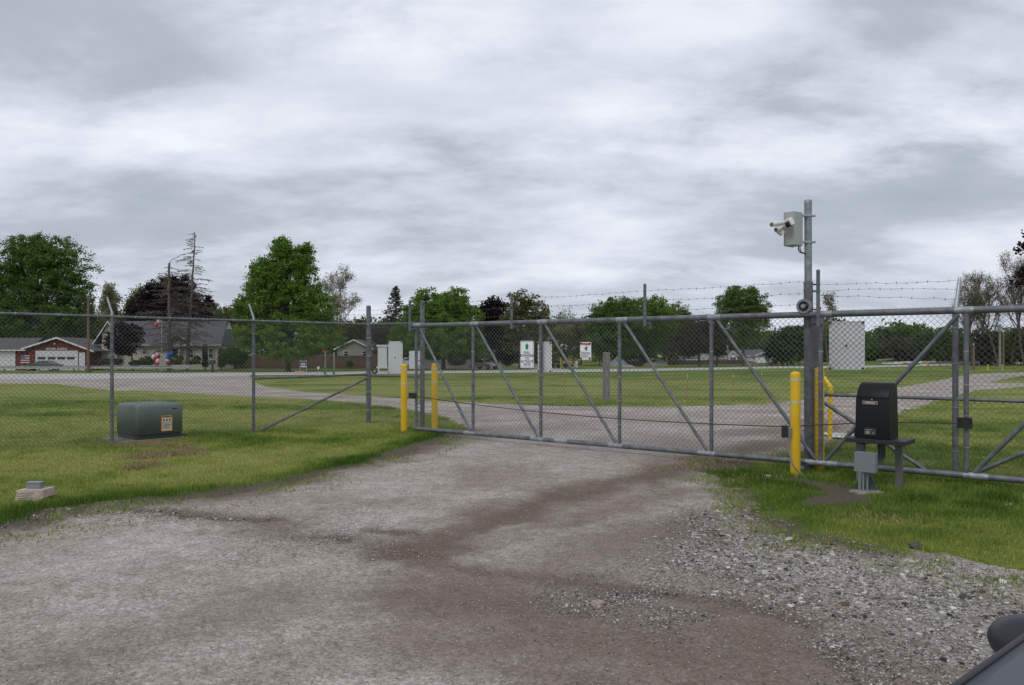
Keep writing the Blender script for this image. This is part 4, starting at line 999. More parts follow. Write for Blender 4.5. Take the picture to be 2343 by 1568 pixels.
# ---- rocks and litter
def rock(px, py, s_, label, m, seed):
    rg = random.Random(seed); D = GD(py); p = GND(px, D); mb_ = MB(); 
    mb_.ell(p + Vector((0, 0, s_ * .2)), (s_, s_ * .7, s_ * .42), 9, 6)
    mb_.v = [tuple(Vector(v) + Vector((rg.uniform(-1, 1), rg.uniform(-1, 1), rg.uniform(-1, 1))) * s_ * .16) for v in mb_.v]; mb_.sm = [False] * len(mb_.f)
    return tag(build('rock', mb_, m), label, 'rock')
LIME = mat('limestone', (.46, .42, .37), .85, 0, .2, 15, .3, 40)
rock(1755, 1093, .055, 'pale limestone rock in the grass left of the near bollard', LIME, 1)
rock(1928, 1386, .035, 'brown rock among the coarse gravel at lower right', mat('brown_rock', (.12, .07, .04), .9), 2)
rock(1366, 1384, .048, 'flat tan rock in the middle of the foreground gravel', mat('tan_rock', (.33, .27, .23), .9), 3)
rock(2095, 1252, .06, 'dark flat asphalt lump at the edge of the right lawn', mat('dark_rock', (.07, .068, .07), .9), 4)
rock(2205, 1370, .045, 'dark lump in the gravel near the right edge', mat('dark_rock', (.07, .068, .07), .9), 5)
rock(1958, 1106, .035, 'pale stone beside the conduits in front of the fence', LIME, 6)
rock(2308, 1158, .04, 'pale litter stone in the grass at the far right', LIME, 8)
def scrap(px, py, s_, m, label, seed):
    rg = random.Random(seed); p = GND(px, GD(py)) + Vector((0, 0, .05)); mb_ = MB()
    pts = [p + Vector((rg.uniform(-1, 1) * s_, rg.uniform(-.6, .6) * s_, rg.uniform(-.3, .5) * s_)) for _ in range(6)]
    mb_.add(pts, [(0, 1, 2), (2, 1, 3), (2, 3, 4), (4, 3, 5)]); return tag(build('plastic_scrap', mb_, m), label, 'litter')
scrap(424, 1000, .06, REDP, 'red plastic scrap at the right foot of the green transformer', 1)
scrap(536, 1017, .05, REDP, 'red plastic scrap in the grass right of the clippings', 2)
scrap(178, 1024, .05, BLUEP, 'blue plastic scrap in the grass near the left fence', 3)
# ================================================================== trees
def segs_mesh(name, A, B, ra, rb, m, parent, n=3):
    A = np.asarray(A, float); B = np.asarray(B, float); ra = np.asarray(ra, float); rb = np.asarray(rb, float)
    d = B - A; d /= np.linalg.norm(d, axis=1, keepdims=True) + 1e-9
    up = np.where(np.abs(d[:, 2:3]) > .9, np.array([[1., 0, 0]]), np.array([[0, 0, 1.]]))
    u = np.cross(d, up); u /= np.linalg.norm(u, axis=1, keepdims=True); w = np.cross(d, u)
    V = []
    for P_, r in ((A, ra), (B, rb)):
        for k in range(n):
            a = 2 * np.pi * k / n; V.append(P_ + (u * np.cos(a) + w * np.sin(a)) * r[:, None])
    V = np.stack(V, 1).reshape(-1, 3); f = np.array([(k, (k + 1) % n, n + (k + 1) % n, n + k) for k in range(n)])
    Fc = (f[None] + (np.arange(len(A)) * 2 * n)[:, None, None]).reshape(-1, 4)
    return link(name, np_mesh(name, V, Fc, None, True), m, parent, True)
def leaf_mat(name, col, var=.35, trans=.42, vivid=1.0):
    if name in MAT: return MAT[name]
    m, n, l, b = nodes_mat(name)
    c = rampn(n, l, attrn(n, 'rnd'), [(0, [v * (1 - var) for v in col]), (.5, col), (1, [v * (1 + var * 1.3) for v in col])])
    l.new(c, b.inputs['Base Color']); b.inputs['Roughness'].default_value = .55; b.inputs['Specular IOR Level'].default_value = .25
    t = n.new('ShaderNodeBsdfTranslucent'); l.new(c, t.inputs[0]); x = n.new('ShaderNodeMixShader'); x.inputs[0].default_value = trans
    l.new(b.outputs[0], x.inputs[1]); l.new(t.outputs[0], x.inputs[2]); l.new(x.outputs[0], n['Material Output'].inputs[0])
    MAT[name] = m; return m
def leaves_mesh(name, pts, size, m, parent, rg, clump=None, flat=0.0):
    n_ = len(pts); nr_ = rg.normal(size=(n_, 3)); nr_[:, 2] = nr_[:, 2] * (1 + flat) + flat; nr_ /= np.linalg.norm(nr_, axis=1, keepdims=True)
    a = np.cross(nr_, rg.normal(size=(n_, 3))); a /= np.linalg.norm(a, axis=1, keepdims=True); b_ = np.cross(nr_, a)
    s_ = (size * rg.uniform(.6, 1.35, n_))[:, None]
    V = np.stack([pts - a * s_ * .5, pts - b_ * s_ * .42 - a * s_ * .05, pts + a * s_ * .5, pts + b_ * s_ * .42 + nr_ * s_ * .12], 1).reshape(-1, 3)
    Fc = np.arange(n_ * 4).reshape(-1, 4)
    rv = rg.random(n_) * .6 + (clump if clump is not None else rg.random(n_)) * .4
    return link(name, np_mesh(name, V, Fc, {'rnd': np.repeat(rv, 4)}), m, parent, True)
def branchy(rg, base, top, r0, levels, kids, spread, ratio=.66, first=.25, wob=.12, up=.25, minr=.012):
    """recursive limbs: returns segment arrays and the tips of the last levels"""
    A, B, ra, rb, tips = [], [], [], [], []
    def grow(p, d, L_, r, lv):
        ns = 4 if lv == 0 else 3; q = p.copy(); dd = d.copy(); pts = [q.copy()]
        for i in range(ns):
            dd = dd + rg.normal(size=3) * wob; dd[2] += up * .15 * (lv > 0); dd /= np.linalg.norm(dd)
            q2 = q + dd * L_ / ns; r1 = max(r * (1 - (i + 1) / ns * .55), minr * .7); r_a = max(r * (1 - i / ns * .55), minr * .7)
            A.append(q); B.append(q2); ra.append(r_a); rb.append(r1); q = q2; pts.append(q.copy())
        if lv >= levels - 2: tips.append(q.copy())
        if lv < levels - 1:
            k = kids[lv]
            for j in range(k):
                t = first + (1 - first) * (j + rg.random()) / k if lv == 0 else .25 + .75 * (j + rg.random()) / k
                ix = min(int(t * ns), ns - 1); f_ = t * ns - ix; pp = pts[ix] * (1 - f_) + pts[ix + 1] * f_
                az_ = rg.uniform(0, 2 * np.pi); side = np.cross(dd, [np.cos(az_), np.sin(az_), .2]); side /= np.linalg.norm(side) + 1e-9
                sp = spread * rg.uniform(.7, 1.25); nd = d * np.cos(sp) + side * np.sin(sp); nd[2] += up * .3; nd /= np.linalg.norm(nd)
                grow(pp, nd, L_ * ratio * (1.15 - .5 * t) * rg.uniform(.8, 1.15), max(r * .5 * (1.1 - .4 * t), minr), lv + 1)
    d0 = np.asarray(top, float) - np.asarray(base, float); L0 = np.linalg.norm(d0); grow(np.asarray(base, float), d0 / L0, L0, r0, 0)
    return np.array(A), np.array(B), np.array(ra), np.array(rb), np.array(tips)
BARK = mat('bark', (.085, .068, .055), .9, 0, .3, 3)
BARKG = mat('grey_bark', (.17, .155, .14), .9, 0, .3, 3)
DEADM = mat('dead_bark', (.135, .105, .09), .9, 0, .3, 3)
COLS = dict(maple=(.100, .175, .032), bright=(.135, .230, .034), dark=(.045, .080, .024), mid=(.090, .145, .034), purple=(.026, .016, .018), wine=(.085, .020, .022),
            olive=(.115, .128, .040), bud=(.16, .145, .08), pale=(.26, .26, .16), yg=(.17, .215, .055), brown=(.085, .074, .045), conifer=(.070, .080, .052), locust=(.115, .175, .038))
TSEED = [100]
def tree(name, label, D, lobes, col, trunk_px, density=1.0, leaf=.30, clump_r=.9, trunk_r=.22, cat='tree', group=None, twigs=False, base_z=None, fill=.62, n_leaf=22, trunk=True, depth=1.0, gaps=.0):
    TSEED[0] += 1; rg = np.random.default_rng(TSEED[0]); k = D / F
    bz = zt(D) if base_z is None else base_z
    base = np.array([XD(trunk_px, D), D, bz]); t = thing(name, label, cat, tuple(base), 0, group)
    C_, cv = [], []
    area = [lb[2] * lb[3] for lb in lobes]
    L_ = []
    for lb in lobes:
        cx, cy, rx, ry = lb[:4]; c = np.array([XD(cx, D), D + (rg.random() - .5) * rx * k * .6 * depth, ZD(cy, D)]); r = np.array([rx * k, rx * k * .9 * depth, ry * k]); L_.append((c, r))
        nc = max(6, int(density * 17.0 * (r[0] * r[2]) ** .95 / clump_r ** 2))
        v = rg.normal(size=(nc, 3)); v /= np.linalg.norm(v, axis=1, keepdims=True)
        rad = 1 - fill * rg.random(nc) ** 1.6
        wob = .90 + .32 * vn(v[:, 0] * 2.3 + cx, v[:, 2] * 2.3 + v[:, 1] * 2.0 + 50, TSEED[0])
        C_.append(c + v * r * 1.07 * (rad * wob)[:, None]); cv.append(rg.random(nc))
    C_ = np.vstack(C_); cv = np.concatenate(cv)
    if gaps > 0:
        gaps = gaps * 1.15
        kp = vn(C_[:, 0] / (clump_r * 2.6), C_[:, 2] / (clump_r * 2.2) + C_[:, 1] * .1, 5) > gaps; C_ = C_[kp]; cv = cv[kp]
    nl = max(4, int(n_leaf)); n_c = len(C_)
    off = rg.normal(size=(n_c, nl, 3)) * clump_r * np.array([.40, .40, .27]) * rg.uniform(.6, 1.2, (n_c, 1, 1))
    pts = (C_[:, None, :] + off).reshape(-1, 3)
    pts = pts[pts[:, 2] > bz + .05]
    cvr = np.repeat(cv, nl)[:len(pts)]
    leaves_mesh('crown', pts, leaf, leaf_mat('leaf_' + col, COLS[col]), t, rg, cvr)
    if trunk:
        hi = max(c[2] + r[2] * .55 for c, r in L_); lo = min(c[2] - r[2] for c, r in L_); cxm = float(np.mean([c[0] for c, r in L_]))
        A, B, ra, rb = [], [], [], []
        fork = np.array([base[0] + (cxm - base[0]) * .25, D, max(bz + .8, lo + (hi - lo) * .12)]); A.append(base - [0, 0, .2]); B.append(fork); ra.append(trunk_r * 1.1); rb.append(trunk_r * .75)
        for c, r in L_:
            for q in range(3 if r[0] > 1.5 else 1):
                tgt = c + r * rg.uniform(-.55, .55, 3); tgt[2] = max(tgt[2], fork[2] + .3); m1 = fork + (tgt - fork) * .5 + rg.normal(size=3) * .25
                A += [fork, m1]; B += [m1, tgt]; ra += [trunk_r * .6, trunk_r * .36]; rb += [trunk_r * .38, trunk_r * .12]
                for w_ in range(3):
                    e_ = m1 + (tgt - m1) * rg.uniform(.2, .9); e2 = e_ + rg.normal(size=3) * r * .35; A.append(e_); B.append(e2); ra.append(trunk_r * .16); rb.append(.02)
        segs_mesh('trunk', A, B, ra, rb, BARK, t, 6)
    return t
def bare_tree(name, label, px, top_y, D, halfw, r0=.16, levels=5, kids=(9, 5, 4, 3), spread=.62, leaf=None, leafn=3, leafs=.14, cat='tree', group=None, m=None, lean=0, minr=.014, ratio=None, tipr=.35):
    TSEED[0] += 1; rg = np.random.default_rng(TSEED[0]); bz = zt(D); base = np.array([XD(px, D), D, bz]); top = np.array([XD(px + lean, D), D, ZD(top_y, D) - .3])
    t = thing(name, label, cat, tuple(base), 0, group); H = top[2] - bz
    rt = ratio or min(.62, halfw * D / F / H / math.sin(spread) * .95)
    A, B, ra, rb, tips = branchy(rg, base, top, r0, levels, kids, spread, ratio=rt, first=.30, minr=minr)
    segs_mesh('trunk', A, B, ra, rb, m or BARKG, t, 4)
    if leaf is not None and leafn > 0:
        pts = (tips[:, None, :] + rg.normal(size=(len(tips), leafn, 3)) * tipr).reshape(-1, 3)
        leaves_mesh('crown', pts, leafs, leaf_mat('leaf_' + leaf, COLS[leaf]), t, rg)
    return t
def dead_spruce(label, px, top_y, D, r0, base_px, brs, hw, broken=False):
    TSEED[0] += 1; rg = np.random.default_rng(TSEED[0]); base = np.array([XD(base_px, D), D, zt(D)]); top = np.array([XD(px, D), D, ZD(top_y, D)])
    t = thing('dead_spruce', label, 'tree', tuple(base), 0, 'dead spruces before the cream house'); A, B, ra, rb = [], [], [], []
    n_ = 16; ax = [base + (top - base) * (i / n_) + rg.normal(size=3) * [.04, .04, 0] for i in range(n_ + 1)]
    rr = [r0 * (1 - i / n_ * (.60 if broken else .9)) + .02 for i in range(n_ + 1)]
    A += ax[:-1]; B += ax[1:]; ra += rr[:-1]; rb += rr[1:]
    segs_mesh('trunk', A, B, ra, rb, DEADM, t, 8); A, B, ra, rb = [], [], [], []
    for i in range(brs):
        f_ = .16 + .83 * (i + rg.random()) / brs; p = base + (top - base) * f_; an = rg.uniform(0, 2 * np.pi)
        ln = hw * ((1 - f_) ** .6 * .95 + .10) * rg.uniform(.5, 1.2)
        if broken and f_ > .84 and rg.random() < .6: continue
        el = .25 - rg.random() * .2; q = p; ns = 6; r = .045 * (1 - f_ * .6)
        for s_ in range(ns):
            el_i = .30 - .85 * (s_ / ns) + (.55 if s_ == ns - 1 else 0) + rg.normal() * .06; d = np.array([math.cos(an) * math.cos(el_i), math.sin(an) * math.cos(el_i), math.sin(el_i)])
            q2 = q + d * ln / ns; A.append(q); B.append(q2); ra.append(max(.026, r * (1 - s_ / ns))); rb.append(max(.022, r * (1 - (s_ + 1) / ns)))
            if s_ > 0:
                for w_ in range(4):
                    a2 = an + rg.choice([-1, 1]) * rg.uniform(.5, 1.1); tl = ln * rg.uniform(.08, .22); e_ = q + (q2 - q) * rg.random(); d2 = np.array([math.cos(a2) * .9, math.sin(a2) * .9, rg.uniform(-.75, .1)])
                    e2 = e_ + d2 * tl; A.append(e_); B.append(e2); ra.append(.020); rb.append(.014)
                    for _ in range(2): A.append(e_ + (e2 - e_) * rg.random()); B.append(A[-1] + np.array([math.cos(a2 + .7), math.sin(a2 + .7), -.3]) * tl * .5 * rg.random()); ra.append(.016); rb.append(.010)
            q = q2
    if broken:
        q = top
        for d in ((.35, 0, .45), (.6, .1, .25), (.5, 0, .35), (.4, 0, .1)):
            q2 = q + np.array(d); A.append(q); B.append(q2); ra.append(.05); rb.append(.03); q = q2
    segs_mesh('dead_branches', A, B, ra, rb, DEADM, t, 3)
def spruce(label, px, top_y, D, halfw, bottom_y, col='conifer', name='spruce_tree', dens=1.0, cat='tree', droop=.3, sparse=0.0, bare_twig=True):
    TSEED[0] += 1; rg = np.random.default_rng(TSEED[0]); base = np.array([XD(px, D), D, zt(D)]); zT = ZD(top_y, D); zB = max(ZD(bottom_y, D), base[2] + .1); H = zT - zB; W_ = halfw * D / F
    t = thing(name, label, cat, tuple(base)); A, B, ra, rb, pts = [], [], [], [], []
    A.append(base - [0, 0, .1]); B.append(np.array([base[0], D, zT])); ra.append(.03 * H * .5 + .06); rb.append(.02)
    nb = int(90 * dens)
    for i in range(nb):
        f_ = (i + rg.random()) / nb; z = zT - H * f_; ln = W_ * (f_ ** .8 * .95 + .05) * rg.uniform(.65, 1.12); an = i * 2.399 + rg.normal() * .3; q = np.array([base[0], D, z])
        ns = 5
        for s_ in range(ns):
            el_i = .15 - droop * 1.2 * s_ / ns + (.3 if s_ == ns - 1 else 0); d = np.array([math.cos(an) * math.cos(el_i), math.sin(an) * math.cos(el_i), math.sin(el_i)]); q2 = q + d * ln / ns
            A.append(q); B.append(q2); ra.append(.03); rb.append(.02)
            if s_ > 0 or ln < 1:
                nn = int(26 * (1 - sparse) * max(.4, ln / 3)); w_ = .12 + .22 * ln / ns
                pts.append(q + (q2 - q) * rg.random((nn, 1)) + rg.normal(size=(nn, 3)) * [w_ * .8, w_ * .8, w_ * .42] - [0, 0, w_ * .25])
            q = q2
    segs_mesh('trunk', A, B, ra, rb, BARK, t, 4); pts = np.vstack(pts)
    leaves_mesh('crown', pts, .20 + .012 * H, leaf_mat('leaf_' + col, COLS[col], .4, .1), t, rg); return t
def shrub(label, px, py, D, rx, ry, col, name='shrub', leaf=.14, cat='shrub', dens=1.0, group=None):
    return tree(name, label, D, [(px, py, rx, ry)], col, px, dens * 1.4, leaf, .30, .03, cat, group, fill=.5, n_leaf=14, trunk=False, base_z=ZD(py + ry, D) - .1)

BG = 'trees beyond the road'
tree('maple_tree', 'largest dark green maple at the far left behind the garage', 128, [(95, 640, 95, 90), (55, 610, 65, 62), (125, 615, 50, 70), (90, 572, 38, 34), (165, 690, 38, 62), (20, 670, 60, 90), (-45, 680, 70, 95), (85, 725, 108, 50), (160, 735, 46, 34)], 'maple', 85, .80, .26, .95, .38, gaps=.24, n_leaf=44)
for i, (cx, ty, rx) in enumerate(((232, 680, 14), (256, 672, 13), (279, 688, 15), (303, 676, 13))):
    bare_tree('poplar_tree', ('pale budding poplar just right of the brown utility pole', 'tallest pale budding poplar between the maple and the purple tree', 'short pale budding poplar in the gap left of the purple tree', 'pale budding poplar touching the left side of the purple tree')[i], cx, ty, 175, rx + 4, .12, 4, (26, 5, 3), .38, 'pale' if i != 2 else 'yg', 10, .36, group=BG, tipr=.5, ratio=.26)
tree('purple_maple', 'wide purple-leaved maple behind the cream house roof', 132, [(385, 672, 42, 38), (335, 712, 40, 36), (438, 706, 42, 42), (385, 722, 88, 42), (352, 668, 24, 24), (405, 655, 30, 22), (310, 735, 22, 24)], 'purple', 385, 1.0, .26, .85, .3, gaps=.10, n_leaf=44)
tree('maple_tree', 'tall bright green maple right of the cream house', 97, [(645, 610, 46, 48), (650, 570, 22, 26), (612, 640, 40, 44), (692, 615, 30, 48), (690, 585, 18, 20), (600, 700, 50, 44), (665, 690, 66, 56), (725, 710, 44, 42), (590, 755, 44, 42), (655, 770, 90, 48), (735, 765, 46, 44), (570, 720, 26, 26), (640, 650, 50, 40), (648, 556, 12, 14), (695, 572, 14, 14), (562, 708, 22, 24), (600, 620, 26, 28)], 'bright', 660, .92, .20, .66, .34, gaps=.17, n_leaf=44)
bare_tree('budding_tree', 'pale sparse budding tree rising behind the tall bright maple', 752, 668, 150, 44, .20, 5, (13, 6, 4, 4), .62, 'pale', 5, .20, lean=12, ratio=.50)
tree('olive_tree', 'low olive tree in the gap right of the tall bright maple', 165, [(790, 752, 28, 28), (765, 735, 22, 26), (830, 764, 32, 24)], 'olive', 800, .8, .34, .9, .2, gaps=.2)
spruce('small dark conifer in the gap left of the spiky spruce', 823, 733, 150, 9, 790, 'conifer', 'conifer', .5)
spruce('sparse spiky brown-green spruce left of the gate post', 905, 656, 118, 46, 760, 'conifer', droop=.25, sparse=.55)
tree('brown_tree', 'dark brown shrubby tree mass under the spiky spruce', 140, [(880, 775, 32, 34), (925, 778, 34, 36), (960, 785, 30, 30)], 'brown', 905, .9, .34, .9, .2)
tree('maple_tree', 'rounded bright green maple behind the left end of the gate', 108, [(975, 697, 30, 33), (1040, 696, 34, 32), (1008, 715, 50, 36), (948, 735, 30, 36), (1065, 735, 34, 40), (1005, 765, 78, 46), (930, 772, 36, 34), (1080, 785, 28, 36), (1010, 800, 70, 20)], 'bright', 1015, 1.3, .22, .72, .3, gaps=.05, n_leaf=44)
tree('purple_maple', 'dark purple tree between the rounded maple and the olive tree', 122, [(1128, 703, 26, 22), (1110, 725, 26, 30), (1150, 735, 34, 36), (1138, 770, 52, 42), (1165, 800, 36, 28)], 'purple', 1140, 1.0, .3, .75, .2, gaps=.12, n_leaf=26)
tree('olive_tree', 'olive green tree behind the arrow sign with a clear dark trunk', 112, [(1190, 690, 24, 24), (1215, 712, 34, 34), (1180, 730, 30, 34), (1232, 750, 28, 38), (1200, 775, 44, 38)], 'olive', 1187, .85, .27, .75, .20, gaps=.22)
for i, (cx, cy, rx, ry, c) in enumerate(((1285, 788, 36, 34, 'olive'), (1330, 780, 38, 42, 'bud'), (1372, 784, 34, 40, 'olive'))):
    tree('scrub_tree', ('olive scrub tree behind the blank board right of the arrow sign', 'brownish budding scrub tree behind the warning sign', 'olive scrub tree between the warning sign and the wooden post')[i], 138 + i * 3, [(cx, cy, rx, ry), (cx - 8, cy - ry * .5, rx * .5, ry * .5)], c, cx, .75, .28, .8, .12, gaps=.15)
bare_tree('budding_tree', 'thin pale budding tree showing above the scrub left of the big green grove', 1300, 735, 170, 30, .10, 4, (10, 5, 4), .6, 'pale', 6, .25)
tree('broad_tree', 'dark green dome-shaped tree at the left of the central grove', 135, [(1395, 722, 42, 32), (1420, 702, 34, 22), (1370, 748, 34, 36), (1420, 745, 50, 40), (1400, 780, 55, 30)], 'maple', 1410, 1.2, .26, .85, .25, gaps=.07, n_leaf=34)
tree('broad_tree', 'yellow-green tree in the middle of the central grove', 142, [(1470, 716, 34, 28), (1500, 702, 26, 20), (1495, 740, 48, 42), (1470, 775, 40, 30)], 'bright', 1480, 1.2, .26, .85, .25, gaps=.07, n_leaf=34)
tree('broad_tree', 'light green tree at the right of the central grove', 150, [(1543, 722, 30, 28), (1515, 735, 30, 30), (1560, 745, 30, 34), (1530, 770, 40, 34)], 'yg', 1530, 1.1, .26, .85, .25, gaps=.12, n_leaf=32)
tree('brown_tree', 'brownish tree behind the gate right of the central grove', 130, [(1592, 765, 36, 36), (1625, 760, 26, 32), (1600, 785, 46, 20), (1560, 790, 30, 28)], 'brown', 1600, .95, .28, .8, .2)
spruce('dark green conifer between the brownish tree and the tall feathery tree', 1640, 731, 135, 22, 815, 'dark', 'conifer', .8)
tree('locust_tree', 'tall feathery green tree with forked trunk left of the camera pole', 132, [(1700, 688, 44, 28), (1672, 700, 34, 26), (1735, 697, 28, 24), (1690, 725, 46, 32), (1738, 722, 26, 28), (1700, 755, 56, 32), (1680, 670, 20, 14), (1715, 668, 18, 12)], 'locust', 1700, .9, .20, .65, .22, gaps=.20, n_leaf=36)
tree('round_tree', 'dark rounded tree right of the white ranch house', 138, [(1800, 790, 36, 38), (1775, 806, 24, 28), (1832, 786, 28, 40), (1812, 762, 24, 16)], 'dark', 1800, 1.1, .28, .75, .2, n_leaf=26)
bare_tree('budding_tree', 'sparse brown budding tree seen just right of the camera pole', 1893, 690, 175, 36, .18, 5, (8, 5, 4, 3), .7, 'bud', 4, .26)
grove = [(1880, 800, 38, 34, 'dark', 190), (1930, 800, 30, 30, 'brown', 200), (1990, 806, 26, 26, 'mid', 205), (2022, 790, 28, 34, 'dark', 210), (2048, 800, 34, 28, 'brown', 200), (2062, 770, 30, 22, 'mid', 220), (2098, 766, 30, 24, 'maple', 225), (2108, 795, 36, 32, 'dark', 205), (2145, 785, 32, 32, 'mid', 215), (2172, 795, 30, 36, 'dark', 195), (2188, 772, 26, 24, 'mid', 230)]
glab = ['dark tree low behind the large white board', 'brown tree low behind the large white board', 'green tree peeping out right of the large white board', 'dark green tree right of the white board, taller than its left neighbour', 'brownish tree in front of the distant wood right of the white board',
        'mid green crown rising above the brownish tree in the distant wood', 'lightest green rounded crown, topmost of the distant wood', 'dark green tree under the topmost crown of the distant wood', 'mid green tree in the distant wood left of the diagonal gate brace', 'dark tree where the diagonal brace meets the distant wood', 'green crown at the right end of the distant wood by the fence post']
for (cx, cy, rx, ry, c, D), lb in zip(grove, glab):
    tree('woodland_tree', lb, D, [(cx, cy, rx, ry), (cx + rx * .3, cy - ry * .3, rx * .6, ry * .7), (cx, cy + 14, rx * 1.1, ry * .7)], c, cx, .8, .42, 1.2, .25, group='distant wood at the right', gaps=.10)
tl = ['leftmost tall bare budding tree at the right, shortest crown', 'second tall bare budding tree from the left at the right edge', 'third tall bare budding tree, slightly lower than the next', 'tallest bare budding tree near the right edge', 'bare budding tree at the frame edge behind the purple branches', 'bare budding tree beyond the right frame edge']
for i, (px, ty, hw, D) in enumerate(((2222, 655, 36, 135), (2254, 625, 36, 140), (2284, 612, 32, 132), (2312, 583, 38, 138), (2345, 590, 40, 130), (2385, 600, 45, 135))):
    bare_tree('budding_tree', tl[i], px, ty + 44, D, hw, .23, 6, (11, 5, 4, 3, 2), .50, 'bud', 4, .13, group='tall budding trees at the right', m=BARK, ratio=.47)
for i, (cx, cy, rx, ry, c) in enumerate(((2235, 808, 40, 34, 'brown'), (2285, 800, 44, 44, 'olive'), (2335, 808, 40, 38, 'brown'), (2390, 800, 45, 45, 'olive'))):
    tree('understory_tree', ('brown understory tree under the leftmost tall bare trees', 'olive understory tree among the tall bare trunks', 'brown understory tree at the right frame edge', 'olive understory tree beyond the right frame edge')[i], 142, [(cx, cy - 6, rx, ry + 8), (cx + 10, cy - 34, rx * .6, ry * .6), (cx - 14, cy + 16, rx, ry * .6)], c, cx, .8, .26, .8, .12, group='understory at the right', gaps=.25)
tree('purple_maple', 'near-black purple tree reaching in at the right frame edge', 62, [(2392, 558, 52, 38), (2425, 640, 72, 50), (2425, 700, 60, 40), (2415, 610, 56, 40), (2430, 750, 66, 40)], 'purple', 2440, .85, .24, .55, .3, gaps=.22, n_leaf=26)
# dark backdrop growth behind the houses
bl = [('dark', 150, -60, 770, 60, 45, 'dark tree beyond the left frame edge behind the garage'), ('dark', 152, 30, 765, 55, 45, 'dark tree right behind the left garage roof'), ('mid', 155, 105, 762, 55, 45, 'green tree right behind the garage gable'), ('dark', 150, 172, 775, 42, 42, 'dark tree behind the brown utility pole'),
      ('olive', 165, 226, 768, 34, 46, 'olive tree between the utility pole and the cream house'), ('yg', 180, 492, 728, 36, 28, 'yellow-green tree above the right end of the cream house roof'), ('olive', 175, 528, 742, 34, 38, 'olive tree between the cream house and the tall bright maple'), ('wine', 128, 520, 775, 24, 30, 'wine-red maple behind the right end of the cream house'),
      ('dark', 150, 640, 800, 60, 30, 'dark growth behind the fence under the tall bright maple'), ('mid', 150, 740, 790, 44, 30, 'green growth behind the fence right of the maple trunk'), ('brown', 160, 860, 770, 26, 20, 'brown growth behind the thick corner post'), ('dark', 155, 1060, 815, 80, 24, 'dark growth behind the silver car'), ('dark', 170, 1440, 800, 70, 30, 'dark growth under the central grove'), ('dark', 190, 1560, 808, 60, 24, 'dark growth left of the distant ranch houses'), ('dark', 190, 1680, 795, 60, 30, 'dark growth behind the white ranch house'), ('mid', 160, 1230, 812, 40, 26, 'green growth behind the blank board by the arrow sign'), ('dark', 150, -170, 760, 80, 60, 'dark tree far beyond the left frame edge')]
for c, D, cx, cy, rx, ry, lb in bl:
    tree('backdrop_tree', lb, D, [(cx, cy, rx, ry), (cx - rx * .35, cy - ry * .3, rx * .5, ry * .6), (cx + rx * .35, cy + ry * .2, rx * .6, ry * .7)], c, cx, .85, .38, 1.1, .2, group=BG)
dead_spruce('taller dead bare spruce, leaning slightly right before the cream house', 447, 531, 100, .26, 427, 120, 4.0)
dead_spruce('shorter dead bare spruce with a snapped crooked top', 387, 602, 99, .30, 388, 130, 5.0, True)
# continuous far wood that closes the horizon
rg = np.random.default_rng(77); n_ = 5200; aa = np.radians(rg.uniform(-52, 52, n_)); Dn = rg.uniform(250, 330, n_)
ht = (4.5 + 7.5 * vn(aa * 26 + 40, aa * 0 + 3.0, 9) + 2.5 * vn(aa * 90, aa * 0 + 1.0, 4)) * np.sqrt(rg.random(n_)); cvr = rg.random(n_)
cc_ = np.stack([Dn * np.tan(aa), Dn, -.9 + ht], 1); pts = (cc_[:, None, :] + rg.normal(size=(n_, 26, 3)) * [1.3, 1.3, .8]).reshape(-1, 3); kp = pts[:, 2] > -.9
tag(leaves_mesh('far_woodland', pts[kp], 1.0, leaf_mat('leaf_mid', COLS['mid']), None, rg, np.repeat(cvr, 26)[kp]), 'far green woodland closing the horizon behind everything', 'woodland', kind='stuff')
# planting round the cream house
tree('red_maple', 'small wine-dark maple in front of the cream house left end', 101, [(292, 757, 30, 20), (262, 782, 24, 22), (288, 786, 28, 22), (308, 772, 20, 18), (285, 803, 20, 10)], 'purple', 305, 1.1, .22, .5, .10, gaps=.18, n_leaf=22)
SH = 'shrubs along the cream house'
for a in (('spreading blue-green juniper left of the small wine maple', 250, 828, 102, 24, 7, 'conifer'), ('low dark juniper right of the small wine maple', 312, 831, 102, 14, 5, 'conifer'), ('larger dark yew below the small left window', 338, 826, 102, 16, 9, 'dark'), ('yellow-green shrub below the bay window', 402, 828, 101, 14, 6, 'yg'), ('small green shrub directly under the bay window', 408, 819, 103, 8, 5, 'mid'), ('flat yellow-green shrub right of the taller dead spruce', 437, 829, 101, 12, 5, 'yg'), ('dark rounded shrub below the second window', 449, 825, 102, 9, 8, 'dark')):
    shrub(*a, group=SH)
spruce('narrow dark cypress left of the rightmost window of the cream house', 469, 790, 103, 6, 838, 'dark', 'cypress', .6, 'shrub')
spruce('narrow green cypress at the right corner of the cream house', 506, 798, 103, 8, 838, 'mid', 'cypress', .6, 'shrub')
shrub('clipped dome-shaped green bush on dark stems right of the cream house', 532, 815, 99, 28, 19, 'mid', 'clipped_bush', .16, 'bush', 1.2)
shrub('blue-green spruce shrub before the hidden grey house', 1045, 822, 118, 22, 14, 'conifer')
shrub('yellow-green shrub right of the silver car', 1160, 825, 125, 14, 12, 'olive')
shrub('small green shrub at the plank fence left of the corner post', 800, 832, 112, 8, 7, 'mid')
